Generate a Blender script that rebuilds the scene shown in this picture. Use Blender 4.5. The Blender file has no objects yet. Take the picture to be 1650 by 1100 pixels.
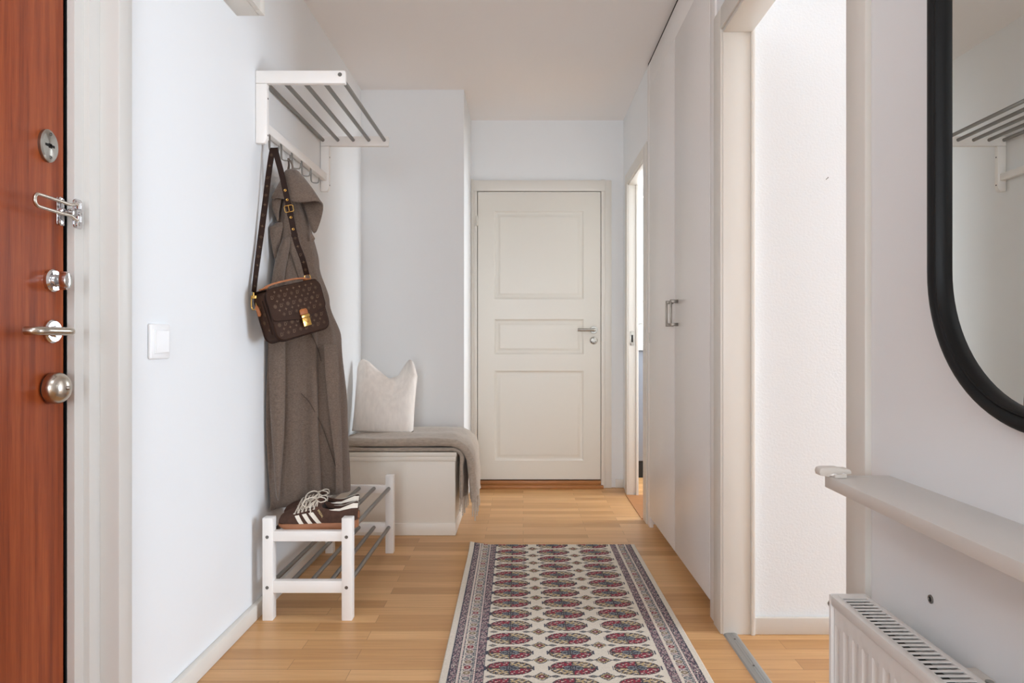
import bpy, bmesh, math, random
import numpy as np
from mathutils import Vector, Matrix
random.seed(7)
PI = math.pi
C = bpy.context.scene.collection
F, CX, CY, EYE = 1073.0, 843.0, 550.0, 0.99      # focal length in px, vanishing point, eye height (m)

# ------------------------------------------------------------------ node materials
def new_mat(name):
    m = bpy.data.materials.new(name); m.use_nodes = True
    nt = m.node_tree
    return m, nt, nt.nodes['Principled BSDF']

def S(hexs):
    h = hexs.lstrip('#')
    out = []
    for i in (0, 2, 4):
        c = int(h[i:i+2], 16) / 255
        out.append(c / 12.92 if c <= .04045 else ((c + .055) / 1.055) ** 2.4)
    return (*out, 1)

def simple(name, col, rough=.5, metal=0.0, bump=0.0, bscale=200, vary=0.0, vscale=20, spec=.5, sheen=0, stretch=None):
    m, nt, b = new_mat(name)
    col = S(col) if isinstance(col, str) else col
    b.inputs['Base Color'].default_value = col
    b.inputs['Roughness'].default_value = rough
    b.inputs['Metallic'].default_value = metal
    b.inputs['Specular IOR Level'].default_value = spec
    if sheen: b.inputs['Sheen Weight'].default_value = sheen
    N = nt.nodes; L = nt.links
    tc = N.new('ShaderNodeTexCoord')
    src = tc.outputs['Object']
    if stretch:
        mp = N.new('ShaderNodeMapping'); mp.inputs['Scale'].default_value = stretch
        L.new(src, mp.inputs['Vector']); src = mp.outputs['Vector']
    if vary:
        n = N.new('ShaderNodeTexNoise'); n.inputs['Scale'].default_value = vscale; n.inputs['Detail'].default_value = 4
        L.new(src, n.inputs['Vector'])
        r = N.new('ShaderNodeValToRGB')
        r.color_ramp.elements[0].position = .3; r.color_ramp.elements[1].position = .7
        r.color_ramp.elements[0].color = (*[c * (1 - vary) for c in col[:3]], 1)
        r.color_ramp.elements[1].color = (*[min(1, c * (1 + vary)) for c in col[:3]], 1)
        L.new(n.outputs['Fac'], r.inputs['Fac']); L.new(r.outputs['Color'], b.inputs['Base Color'])
    if bump:
        n = N.new('ShaderNodeTexNoise'); n.inputs['Scale'].default_value = bscale; n.inputs['Detail'].default_value = 3
        L.new(src, n.inputs['Vector'])
        bp = N.new('ShaderNodeBump'); bp.inputs['Strength'].default_value = bump; bp.inputs['Distance'].default_value = .002
        L.new(n.outputs['Fac'], bp.inputs['Height']); L.new(bp.outputs['Normal'], b.inputs['Normal'])
    return m

M = {}
M['wall']    = simple('wall_paint', '#EBEDEE', .75, bump=.10, bscale=60)
M['ceiling'] = simple('ceiling_paint', '#F3F0EE', .85, bump=.08, bscale=90)
M['trim']    = simple('trim_paint', '#DFDBD3', .38, bump=.03, bscale=40)
M['frame']   = simple('entrance_frame_paint', '#D9D7D2', .35, bump=.03, bscale=40)
M['doorw']   = simple('interior_door_paint', '#DCD8CE', .32, bump=.05, bscale=25)
M['ward']    = simple('wardrobe_laminate', '#EEEBE8', .30)
M['rack']    = simple('rack_white_paint', '#F5F2EE', .42, bump=.04, bscale=60)
M['plastic'] = simple('switch_plastic', '#EEEEEE', .3)
M['clip']    = simple('clip_plastic', '#DAD5CD', .4)
M['enamel']  = simple('radiator_enamel', '#EAE9E6', .3)
M['shelf']   = simple('shelf_laminate', '#DAD7D2', .32)
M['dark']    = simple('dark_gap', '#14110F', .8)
M['slotdark']= simple('radiator_inside', '#3E3E3A', .6)
M['chrome']  = simple('chrome', '#D8D8DA', .09, 1)
M['nickel']  = simple('brushed_nickel', '#A8A59E', .32, 1)
M['nickel2'] = simple('satin_bell_metal', '#C2BAAF', .24, 1)
M['steel']   = simple('rack_steel', '#8C8985', .35, .85)
M['hook']    = simple('hook_steel', '#8F8B86', .35, .85)
M['handle']  = simple('wardrobe_handle_metal', '#8A8279', .38, .9)
M['alu']     = simple('threshold_aluminium', '#A9ABAA', .4, .6)
M['black']   = simple('black_frame', '#090909', .5, spec=.25)
M['mirror']  = simple('mirror_silver', '#E4E6E3', .0, 1)
M['brass']   = simple('gold_metal', '#D9AE62', .22, 1)
M['tan']     = simple('tan_leather', '#A9622C', .5, vary=.15, vscale=60)
M['leather'] = simple('dark_brown_canvas', '#382317', .6, bump=.15, bscale=900, vary=.10, vscale=30, spec=.18)
M['leather2']= simple('dark_brown_trim', '#2A1810', .6, spec=.2)
M['mono']    = simple('monogram_print', '#644A30', .6)
M['wool']    = simple('taupe_wool', '#74655A', .95, bump=.5, bscale=500, vary=.22, vscale=160, sheen=.25, spec=.1, stretch=(1, 1, 1.6))
M['woolseam']= simple('wool_seam', '#54483F', .95)
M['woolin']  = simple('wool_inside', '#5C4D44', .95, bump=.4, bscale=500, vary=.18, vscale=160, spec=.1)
M['suede']   = simple('brown_suede', '#543E35', .9, bump=.3, bscale=900, vary=.14, vscale=90, spec=.15)
M['suede2']  = simple('dark_lining', '#241A16', .9)
M['gum']     = simple('gum_rubber', '#A06A48', .55, vary=.05, vscale=40)
M['cream']   = simple('cream_leather', '#EEE7DA', .55)
M['lace']    = simple('shoe_lace', '#DDD3C4', .8)
M['goldprint']= simple('gold_print', '#D8C08A', .4, .3)
M['linen']   = simple('cushion_linen', '#F8F1EA', .92, bump=.35, bscale=420, vary=.05, vscale=60, sheen=.2, spec=.1, stretch=(1, 1, .25))
M['throw']   = simple('throw_wool', '#B3A698', .95, bump=.55, bscale=330, vary=.14, vscale=120, sheen=.3, spec=.1, stretch=(.35, 1, 1))
M['fringe']  = simple('throw_fringe_wool', '#CFC5B8', .95, bump=.4, bscale=300, sheen=.2, spec=.1)
M['bench']   = simple('bench_paint', '#EEE8DD', .4, bump=.03, bscale=40)
M['benchwood']= simple('bench_board', '#8A6238', .5, vary=.2, vscale=15)
M['kfront']  = simple('kitchen_front', '#8B8F98', .45)
M['kblack']  = simple('kitchen_plinth', '#0E0E0E', .5)
M['stone']   = simple('kitchen_worktop', '#E8E8E6', .3)
M['upvc']    = simple('window_frame_white', '#F0F0F0', .35)
M['cord']    = simple('blind_cord', '#CDBF98', .8)
M['screw']   = simple('screw_zinc', '#77746F', .35, .9)

def glass_mat():
    m = bpy.data.materials.new('window_glass'); m.use_nodes = True
    nt = m.node_tree; nt.nodes.clear()
    o = nt.nodes.new('ShaderNodeOutputMaterial'); mx = nt.nodes.new('ShaderNodeMixShader')
    t = nt.nodes.new('ShaderNodeBsdfTransparent'); g = nt.nodes.new('ShaderNodeBsdfGlossy')
    g.inputs['Roughness'].default_value = .02
    mx.inputs[0].default_value = .05
    nt.links.new(t.outputs[0], mx.inputs[1]); nt.links.new(g.outputs[0], mx.inputs[2]); nt.links.new(mx.outputs[0], o.inputs[0])
    return m
M['glass'] = glass_mat()

def wood_door():
    m, nt, b = new_mat('mahogany_veneer'); N = nt.nodes; L = nt.links
    tc = N.new('ShaderNodeTexCoord'); mp = N.new('ShaderNodeMapping')
    mp.inputs['Scale'].default_value = (1, 26, .9)
    L.new(tc.outputs['Object'], mp.inputs['Vector'])
    n1 = N.new('ShaderNodeTexNoise'); n1.inputs['Scale'].default_value = 2.2; n1.inputs['Detail'].default_value = 8; n1.inputs['Roughness'].default_value = .65
    L.new(mp.outputs['Vector'], n1.inputs['Vector'])
    mp2 = N.new('ShaderNodeMapping'); mp2.inputs['Scale'].default_value = (1, 420, 9)
    L.new(tc.outputs['Object'], mp2.inputs['Vector'])
    n2 = N.new('ShaderNodeTexNoise'); n2.inputs['Scale'].default_value = 2; n2.inputs['Detail'].default_value = 3
    L.new(mp2.outputs['Vector'], n2.inputs['Vector'])
    r = N.new('ShaderNodeValToRGB'); e = r.color_ramp.elements
    e[0].position = .30; e[0].color = S('#7C3317'); e[1].position = .72; e[1].color = S('#B9602F')
    k = e.new(.5); k.color = S('#9F4922')
    L.new(n1.outputs['Fac'], r.inputs['Fac'])
    mx = N.new('ShaderNodeMixRGB'); mx.blend_type = 'MULTIPLY'; mx.inputs[0].default_value = .55
    r2 = N.new('ShaderNodeValToRGB'); r2.color_ramp.elements[0].position = .3; r2.color_ramp.elements[0].color = (.62, .6, .58, 1)
    r2.color_ramp.elements[1].position = .55; r2.color_ramp.elements[1].color = (1, 1, 1, 1)
    L.new(n2.outputs['Fac'], r2.inputs['Fac'])
    L.new(r.outputs['Color'], mx.inputs[1]); L.new(r2.outputs['Color'], mx.inputs[2])
    L.new(mx.outputs['Color'], b.inputs['Base Color']); b.inputs['Roughness'].default_value = .42; b.inputs['Specular IOR Level'].default_value = .3
    return m
M['mahogany'] = wood_door()

def parquet(name, c):
    m, nt, b = new_mat(name); N = nt.nodes; L = nt.links
    tc = N.new('ShaderNodeTexCoord')
    br = N.new('ShaderNodeTexBrick')
    br.offset = .37; br.offset_frequency = 2; br.squash = 1.0
    br.inputs['Scale'].default_value = 1; br.inputs['Brick Width'].default_value = .52; br.inputs['Row Height'].default_value = .067
    br.inputs['Mortar Size'].default_value = .0009; br.inputs['Mortar Smooth'].default_value = .3; br.inputs['Bias'].default_value = 0
    br.inputs['Color1'].default_value = (0, 0, 0, 1); br.inputs['Color2'].default_value = (1, 1, 1, 1); br.inputs['Mortar'].default_value = (.1, .1, .1, 1)
    L.new(tc.outputs['Object'], br.inputs['Vector'])
    ramp = N.new('ShaderNodeValToRGB'); e = ramp.color_ramp.elements
    e[0].position = 0; e[0].color = S(c[0]); e[1].position = 1; e[1].color = S(c[2])
    k = e.new(.5); k.color = S(c[1])
    L.new(br.outputs['Color'], ramp.inputs['Fac'])
    mp = N.new('ShaderNodeMapping'); mp.inputs['Scale'].default_value = (2.2, 46, 1)
    # shift the grain from strip to strip so that it breaks at the joints
    addv = N.new('ShaderNodeVectorMath'); addv.operation = 'MULTIPLY_ADD'
    addv.inputs[1].default_value = (3.1, 1.7, 5.3)
    L.new(br.outputs['Color'], addv.inputs[0]); L.new(tc.outputs['Object'], addv.inputs[2])
    L.new(addv.outputs['Vector'], mp.inputs['Vector'])
    n = N.new('ShaderNodeTexNoise'); n.inputs['Scale'].default_value = 1.6; n.inputs['Detail'].default_value = 7; n.inputs['Roughness'].default_value = .6; n.inputs['Distortion'].default_value = .35
    L.new(mp.outputs['Vector'], n.inputs['Vector'])
    r2 = N.new('ShaderNodeValToRGB'); r2.color_ramp.elements[0].position = .3; r2.color_ramp.elements[0].color = (.76, .70, .63, 1)
    r2.color_ramp.elements[1].position = .62; r2.color_ramp.elements[1].color = (1.0, 1.0, 1.0, 1)
    L.new(n.outputs['Fac'], r2.inputs['Fac'])
    mx = N.new('ShaderNodeMixRGB'); mx.blend_type = 'MULTIPLY'; mx.inputs[0].default_value = .62
    L.new(ramp.outputs['Color'], mx.inputs[1]); L.new(r2.outputs['Color'], mx.inputs[2])
    dk = N.new('ShaderNodeMixRGB'); dk.blend_type = 'MIX'; dk.inputs[2].default_value = S('#7B5836')
    fm = N.new('ShaderNodeMath'); fm.operation = 'MULTIPLY'; fm.inputs[1].default_value = .55
    L.new(br.outputs['Fac'], fm.inputs[0]); L.new(fm.outputs[0], dk.inputs[0]); L.new(mx.outputs['Color'], dk.inputs[1])
    L.new(dk.outputs['Color'], b.inputs['Base Color'])
    b.inputs['Roughness'].default_value = .36
    bp = N.new('ShaderNodeBump'); bp.inputs['Strength'].default_value = .12; bp.inputs['Distance'].default_value = .001
    L.new(n.outputs['Fac'], bp.inputs['Height']); L.new(bp.outputs['Normal'], b.inputs['Normal'])
    return m
M['parquet'] = parquet('oak_parquet', ['#BF8E59', '#D09F69', '#E1B37D'])
M['oak'] = simple('oak_threshold', '#A9713F', .4, vary=.18, vscale=8, stretch=(2, 40, 40))

# ------------------------------------------------------------------ objects
def link(name, bm, mats, parent=None, smooth=False, kind=None):
    me = bpy.data.meshes.new(name)
    bmesh.ops.recalc_face_normals(bm, faces=bm.faces[:])
    bm.to_mesh(me); bm.free()
    return link_mesh(name, me, mats, parent, smooth, kind)

def link_mesh(name, me, mats, parent=None, smooth=False, kind=None):
    for m in (mats if isinstance(mats, (list, tuple)) else [mats]):
        me.materials.append(M[m] if isinstance(m, str) else m)
    if smooth:
        me.polygons.foreach_set('use_smooth', [True] * len(me.polygons))
        if smooth != 'all': me.set_sharp_from_angle(angle=math.radians(smooth if smooth is not True else 38))
    o = bpy.data.objects.new(name, me); C.objects.link(o)
    if kind: o['kind'] = kind
    if parent is not None:
        o.parent = parent
        if parent.type == 'EMPTY': o.matrix_parent_inverse = Matrix.Translation(-parent.location)
    return o

def thing(name, label, cat, loc=(0, 0, 0), group=None, kind=None):
    o = bpy.data.objects.new(name, None); C.objects.link(o)
    o.empty_display_size = .05; o.location = loc
    o['label'] = label; o['category'] = cat
    if group: o['group'] = group
    if kind: o['kind'] = kind
    return o

def tag(o, label, cat, group=None):
    o['label'] = label; o['category'] = cat
    if group: o['group'] = group
    return o

# ------------------------------------------------------------------ mesh helpers
def B(): return bmesh.new()

def box(bm, x0, x1, y0, y1, z0, z1, bev=0.0, seg=2, mi=0):
    t = bmesh.new()
    bmesh.ops.create_cube(t, size=1)
    for v in t.verts:
        v.co = Vector(((x0 + x1) / 2 + v.co.x * (x1 - x0), (y0 + y1) / 2 + v.co.y * (y1 - y0), (z0 + z1) / 2 + v.co.z * (z1 - z0)))
    if bev: bmesh.ops.bevel(t, geom=t.edges[:], offset=bev, segments=seg, profile=.5, affect='EDGES')
    merge(bm, t, mi); return bm

def merge(bm, t, mi=0, mat=None):
    if mat is not None: bmesh.ops.transform(t, matrix=mat, verts=t.verts)
    mp = [bm.verts.new(v.co) for v in t.verts]
    t.verts.index_update()
    for f in t.faces:
        try:
            nf = bm.faces.new([mp[v.index] for v in f.verts]); nf.material_index = mi if mi else f.material_index
        except ValueError: pass
    t.free()

def tube(bm, pts, r, n=10, cap=True, mi=0, closed=False):
    pts = [Vector(p) for p in pts]; k = len(pts)
    rs = r if isinstance(r, (list, tuple)) else [r] * k
    rings = []; up = None
    for i, p in enumerate(pts):
        if closed: d = (pts[(i + 1) % k] - pts[i - 1])
        else: d = pts[min(i + 1, k - 1)] - pts[max(i - 1, 0)]
        d.normalize()
        if up is None:
            up = Vector((0, 0, 1)) if abs(d.z) < .9 else Vector((1, 0, 0))
        a = d.cross(up)
        if a.length < 1e-6: a = d.cross(Vector((0, 1, 0)))
        a.normalize(); up = a.cross(d).normalized()
        rings.append([bm.verts.new(p + (a * math.cos(2 * PI * j / n) + up * math.sin(2 * PI * j / n)) * rs[i]) for j in range(n)])
    m = k if closed else k - 1
    for i in range(m):
        A, Bq = rings[i], rings[(i + 1) % k]
        for j in range(n):
            f = bm.faces.new((A[j], A[(j + 1) % n], Bq[(j + 1) % n], Bq[j])); f.material_index = mi
    if cap and not closed:
        f = bm.faces.new(rings[0][::-1]); f.material_index = mi
        f = bm.faces.new(rings[-1]); f.material_index = mi
    return bm

def lathe(bm, prof, origin, axis='X', n=32, sy=1.0, sz=1.0, mi=0):
    """prof: list of (height along axis, radius)."""
    o = Vector(origin); rings = []
    ax = {'X': (Vector((1, 0, 0)), Vector((0, 1, 0)), Vector((0, 0, 1))),
          '-X': (Vector((-1, 0, 0)), Vector((0, 1, 0)), Vector((0, 0, 1))),
          'Y': (Vector((0, 1, 0)), Vector((1, 0, 0)), Vector((0, 0, 1))),
          '-Y': (Vector((0, -1, 0)), Vector((1, 0, 0)), Vector((0, 0, 1))),
          'Z': (Vector((0, 0, 1)), Vector((1, 0, 0)), Vector((0, 1, 0)))}[axis]
    for h, r in prof:
        if r < 1e-6: rings.append([bm.verts.new(o + ax[0] * h)])
        else: rings.append([bm.verts.new(o + ax[0] * h + ax[1] * (r * sy * math.cos(2 * PI * j / n)) + ax[2] * (r * sz * math.sin(2 * PI * j / n))) for j in range(n)])
    for A, D in zip(rings, rings[1:]):
        for j in range(n):
            q = (j + 1) % n
            if len(A) == 1 and len(D) == 1: continue
            if len(A) == 1: f = bm.faces.new((A[0], D[q], D[j]))
            elif len(D) == 1: f = bm.faces.new((A[j], A[q], D[0]))
            else: f = bm.faces.new((A[j], A[q], D[q], D[j]))
            f.material_index = mi
    for R_ in (rings[0], rings[-1]):
        if len(R_) > 1:
            f = bm.faces.new(R_); f.material_index = mi
    return bm

def loft(bm, rings, closed=True, cap=True, mi=0):
    R_ = [[bm.verts.new(p) for p in r] for r in rings]
    n = len(R_[0])
    for A, D in zip(R_, R_[1:]):
        for j in range(n if closed else n - 1):
            q = (j + 1) % n
            f = bm.faces.new((A[j], A[q], D[q], D[j])); f.material_index = mi
    if cap and closed:
        for r in (R_[0], R_[-1]):
            try: f = bm.faces.new(r); f.material_index = mi
            except ValueError: pass
    return bm

def prism(bm, poly, d, bev=0, mi=0, seg=2):
    """poly: 3D points of a planar face; d: extrusion vector."""
    t = bmesh.new(); d = Vector(d)
    a = [t.verts.new(p) for p in poly]; b = [t.verts.new(Vector(p) + d) for p in poly]
    n = len(a)
    t.faces.new(a); t.faces.new(b[::-1])
    for j in range(n): t.faces.new((a[j], b[j], b[(j + 1) % n], a[(j + 1) % n]))
    bmesh.ops.recalc_face_normals(t, faces=t.faces[:])
    if bev:
        bmesh.ops.bevel(t, geom=[e for e in t.edges if e.calc_face_angle(0) > .6], offset=bev, segments=seg, profile=.5, affect='EDGES')
    merge(bm, t, mi); return bm

def rrect(w, h, r, n=6):
    """rounded rectangle outline, counter-clockwise, centred; r may be four radii (br, tr, tl, bl)."""
    rr = r if isinstance(r, (list, tuple)) else [r] * 4
    out = []
    for (sx, sy, a0, q) in ((1, -1, -PI / 2, rr[0]), (1, 1, 0, rr[1]), (-1, 1, PI / 2, rr[2]), (-1, -1, PI, rr[3])):
        cx, cy = sx * (w / 2 - q), sy * (h / 2 - q)
        for i in range(n + 1):
            a = a0 + PI / 2 * i / n
            out.append((cx + q * math.cos(a), cy + q * math.sin(a)))
    return out

def cr(pts, n=8, closed=False):
    """Catmull-Rom through points."""
    P = [Vector(p) for p in pts]; k = len(P); out = []
    m = k if closed else k - 1
    for i in range(m):
        p0 = P[(i - 1) % k] if closed else P[max(i - 1, 0)]
        p1, p2 = P[i], P[(i + 1) % k]
        p3 = P[(i + 2) % k] if closed else P[min(i + 2, k - 1)]
        for j in range(n):
            t = j / n
            out.append(.5 * ((2 * p1) + (p2 - p0) * t + (2 * p0 - 5 * p1 + 4 * p2 - p3) * t * t + (3 * p1 - p0 - 3 * p2 + p3) * t ** 3))
    if not closed: out.append(P[-1].copy())
    return out

def sstep(a, b, x):
    t = min(1, max(0, (x - a) / (b - a))); return t * t * (3 - 2 * t)

def at(px, py, Y): return Vector(((px - CX) * Y / F, Y, EYE - (py - CY) * Y / F))

def ribbon(bm, pts, wdir, width, thick, mi=0):
    """flat band: centre points, per-point width direction."""
    pts = [Vector(p) for p in pts]; rings = []
    for i, p in enumerate(pts):
        t = (pts[min(i + 1, len(pts) - 1)] - pts[max(i - 1, 0)]).normalized()
        w = Vector(wdir[i] if isinstance(wdir, list) else wdir); w = (w - t * w.dot(t)).normalized()
        nn = t.cross(w).normalized()
        ww = (width[i] if isinstance(width, list) else width) / 2
        rings.append([p + w * ww + nn * thick / 2, p - w * ww + nn * thick / 2, p - w * ww - nn * thick / 2, p + w * ww - nn * thick / 2])
    return loft(bm, rings, mi=mi)

def screw(parent, p, axis, r=.005, name='screw', mat='screw', h=.0015):
    bm = lathe(B(), [(0, r), (h, r * .9), (h, r * .45), (h * .3, r * .35), (h * .3, 0)], p, axis, 14)
    return link(name, bm, mat, parent, True)

def subsurf(o, lv=2):
    m = o.modifiers.new('subdivision', 'SUBSURF'); m.levels = lv; m.render_levels = lv

def text_mesh(body, size, extrude=.0003):
    cu = bpy.data.curves.new('lettering', 'FONT'); cu.body = body; cu.size = size; cu.extrude = extrude; cu.align_x = 'CENTER'; cu.align_y = 'CENTER'
    ob = bpy.data.objects.new('lettering', cu); C.objects.link(ob)
    dg = bpy.context.evaluated_depsgraph_get()
    me = bpy.data.meshes.new_from_object(ob.evaluated_get(dg))
    bpy.data.objects.remove(ob); bpy.data.curves.remove(cu)
    return me
PW = (163, 94, 60, 92, 8.5)      # window light and added fill lights, watts
EXPO = 0.03
# ================================================================== SETTING
XL, XR, YB, YF, HC = -.965, .68, 3.97, 4.52, 2.49     # left wall, right wall, alcove back, far wall, ceiling
YR = -4.6                                             # rear end of the hall, behind the viewer

bm = B(); box(bm, -1.2, 4.8, -4.8, 6.0, -.06, 0); link('floor', bm, 'parquet', kind='structure')
bm = B(); box(bm, -1.2, 4.8, -4.8, 6.0, HC, HC + .06); link('ceiling', bm, 'ceiling', kind='structure')

# left wall: one run with the entrance doorway in it
bm = B()
box(bm, XL - .12, XL, 1.56, YB + .7, 0, HC)
box(bm, XL - .12, XL, -4.7, .47, 0, HC)
box(bm, XL - .12, XL, .47, 1.56, 2.13, HC)
link('wall_left', bm, 'wall', kind='structure')
# boxed-in block at the end of the alcove and the far wall with the door
bm = B(); box(bm, XL, -.353, YB, YF + .1, 0, HC); link('wall_alcove', bm, 'wall', kind='structure')
bm = B()
box(bm, -.353, -.318, YF, YF + .1, 0, HC); box(bm, .545, XR + .09, YF, YF + .1, 0, HC); box(bm, -.318, .545, YF, YF + .1, 2.035, HC)
link('wall_far', bm, 'wall', kind='structure')
# right wall with its two doorways; the wardrobe stands between them
bm = B()
box(bm, XR, XR + .09, -4.7, 1.375, 0, HC)
box(bm, XR, XR + .09, 1.375, 2.258, 2.052, HC)
box(bm, XR, XR + .09, 2.258, 2.342, 0, HC)  # added fill from behind the camera, brightens surfaces facing it
box(bm, XR, XR + .09, 3.608, 3.700, 0, HC)  # added point light out of view, brightens the right wall
box(bm, XR, XR + .09, 3.700, 4.31, 2.02, HC)
box(bm, XR, XR + .058, 4.31, YF, 0, HC)
link('wall_right', bm, 'wall', kind='structure')
# unseen rear wall, with a wide opening added to let in fill light
bm = B()
box(bm, XL, XR, YR - .1, YR, 0, .35); box(bm, XL, XR, YR - .1, YR, 2.3, HC)
box(bm, XL, XL + .12, YR - .1, YR, .35, 2.3); box(bm, XR - .12, XR, YR - .1, YR, .35, 2.3)
link('wall_rear_unseen', bm, 'wall', kind='structure')
# side room: its wall square to the hall, and the outer walls
M['wallrough'] = simple('textured_wallpaper', '#E6E9EA', .7, bump=.35, bscale=130)
bm = B(); box(bm, XR + .09, 4.7, 2.262, 2.34, 0, HC); link('wall_side_room', bm, 'wallrough', kind='structure')
bm = B(); box(bm, XR + .09, 4.7, -2.6, -2.5, 0, HC); link('wall_side_room_near', bm, 'wall', kind='structure')
bm = B()
box(bm, 4.6, 4.7, -2.5, .5, 0, HC); box(bm, 4.6, 4.7, 2.1, 2.262, 0, HC)
box(bm, 4.6, 4.7, .5, 2.1, 0, .12); box(bm, 4.6, 4.7, .5, 2.1, 2.25, HC)
link('wall_side_room_outer', bm, 'wall', kind='structure')
# kitchen beyond the narrow doorway
bm = B()
box(bm, XR + .05, .90, 5.5, 5.6, 0, HC); box(bm, .90, 2.3, 5.5, 5.6, 0, .97); box(bm, .90, 2.3, 5.5, 5.6, 2.25, HC); box(bm, 2.3, 3.5, 5.5, 5.6, 0, HC)
link('wall_kitchen_far', bm, 'wall', kind='structure')
bm = B()
box(bm, 3.4, 3.5, 3.66, 3.8, 0, HC); box(bm, 3.4, 3.5, 5.3, 5.5, 0, HC); box(bm, 3.4, 3.5, 3.8, 5.3, 0, .8); box(bm, 3.4, 3.5, 3.8, 5.3, 2.25, HC)
link('wall_kitchen_outer', bm, 'wall', kind='structure')
bm = B(); box(bm, XR + .62, 3.4, 3.62, 3.66, 0, HC); link('wall_kitchen_near', bm, 'wall', kind='structure')

def window(name, axis, p, a0, a1, z0, z1, mull=1):
    """white window in an opening; axis Y: lies in the plane Y = p and spans X."""
    def bx(bm, u0, u1, d0, d1, w0, w1):
        if axis == 'Y': box(bm, u0, u1, p + d0, p + d1, w0, w1, .004)
        else: box(bm, p + d0, p + d1, u0, u1, w0, w1, .004)
    bm = B(); t = .055
    bx(bm, a0, a0 + t, 0, .06, z0, z1); bx(bm, a1 - t, a1, 0, .06, z0, z1)
    bx(bm, a0 + t, a1 - t, 0, .06, z0, z0 + t); bx(bm, a0 + t, a1 - t, 0, .06, z1 - t, z1)
    for k in range(mull):
        c = a0 + (a1 - a0) * (k + 1) / (mull + 1); bx(bm, c - .03, c + .03, 0, .06, z0 + t, z1 - t)
    w = link(name, bm, 'upvc', None, 30, 'structure')
    bm = B()
    c = [a0 + (a1 - a0) * k / (mull + 1) for k in range(mull + 2)]
    for u0, u1 in zip(c, c[1:]):
        if axis == 'Y': box(bm, u0 + .04, u1 - .04, p + .028, p + .032, z0 + .05, z1 - .05)
        else: box(bm, p + .028, p + .032, u0 + .04, u1 - .04, z0 + .05, z1 - .05)
    link('pane', bm, 'glass', w)
    return w
wk = window('window_1', 'Y', 5.52, .90, 2.3, .97, 2.25, 1)
# handle of the kitchen window, seen through the narrow doorway
hp = at(1028.5, 522, 5.515)
bm = lathe(B(), [(0, .012), (.012, .011), (.02, .008)], (hp.x, 5.52, hp.z), '-Y', 16)
tube(bm, [(hp.x, 5.498, hp.z), (hp.x + .012, 5.482, hp.z + .002), (hp.x + .03, 5.48, hp.z)], .008, 10)
link('window_handle', bm, 'nickel', wk, True)
window('window_2', 'X', 4.62, .5, 2.1, .12, 2.25, 1)
window('window_3', 'X', 3.42, 3.8, 5.3, .8, 2.25, 1)
window('window_added', 'Y', YR - .08, XL + .12, XR - .12, .35, 2.3, 1)  # unseen window, added in the rear opening for the fill light

# baseboards
def base(name, x0, x1, y0, y1, h=.056): 
    bm = B(); box(bm, x0, x1, y0, y1, 0, h, .004); return link(name, bm, 'trim', None, 30, 'structure')
base('baseboard_left', XL, XL + .02, 1.62, 3.405)
base('baseboard_side_room', XR + .094, 4.6, 2.247, 2.262, .058)
bm = B(); box(bm, .625, XR, YF - .014, YF, 0, .056, .003); link('baseboard_far', bm, 'trim', None, 30, 'structure')

# ---- entrance frame in steps from the wall down to the door leaf
bm = B()
XD = -1.022
zt = 2.08
box(bm, XD - .05, XD + .002, 1.489, 1.60, 0, zt)           # innermost rebate
box(bm, XD - .05, -1.003, 1.489, 1.60, 0, zt, .0015)
box(bm, XD - .05, -.990, 1.520, 1.60, 0, zt, .0015)
box(bm, XD - .05, -.945, 1.558, 1.612, 0, zt + .05, .004)
box(bm, XD - .05, XD + .002, .43, .5765, 0, zt)
box(bm, XD - .05, -.990, .43, .54, 0, zt, .0015)
box(bm, XD - .05, -.945, .42, .475, 0, zt + .05, .004)
box(bm, XD - .05, -.990, .5, 1.56, 2.045, zt + .05, .003)
link('trim_1', bm, 'frame', None, 30, 'structure')
# near-black pieces put in for the shade in the gap at the door edge
bm = B(); box(bm, XD - .06, XD - .045, .56, 1.50, 0, 2.06); box(bm, XD - .044, XD - .008, 1.4815, 1.4885, 0, 2.05); link('door_gap_shade', bm, 'dark', None, False, 'structure')

# ---- entrance door with its ironmongery
d1 = tag(link('door_1', box(B(), XD - .042, XD, .58, 1.481, .012, 2.04, .002), 'mahogany', None, 30, 'structure'),
         'reddish brown wooden entrance door with chrome locks and a bell', 'door')
def yz(px, py, X=XD):
    Y = -X * F / (CX - px); return Y, EYE - (py - CY) * Y / F
# oval key escutcheon
y, z = yz(75, 235)
bm = lathe(B(), [(0, .0265), (.006, .0265), (.009, .0235), (.009, 0)], (XD, y, z), 'X', 40, 1, 1.32)
esc = link('key_escutcheon', bm, 'nickel', d1, 40)
bm = B()
box(bm, XD + .0085, XD + .0098, y - .016, y + .012, z - .0028, z + .0028, .001); box(bm, XD + .0085, XD + .0098, y - .006, y + .004, z - .0052, z + .0045, .001)
link('keyhole', bm, 'dark', esc)
for s in (1, -1): screw(esc, (XD + .0088, y, z + s * .025), 'X', .004)
# thumb turn
y, z = yz(82, 452)
bm = lathe(B(), [(0, .0245), (.007, .0245), (.011, .021), (.011, .014), (.014, .0135)], (XD, y, z), 'X', 36)
tt = link('thumb_turn_rose', bm, 'chrome', d1, 40)
prof = [(.012, .013), (.02, .0135), (.024, .0165), (.034, .018), (.039, .0155), (.041, .0)]
bm = lathe(B(), prof, (XD, y, z), 'X', 28, .78, 1)
box(bm, XD + .018, XD + .037, y - .004, y + .004, z - .02, z + .02, .003)
link('thumb_turn', bm, 'chrome', tt, 40)
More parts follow.
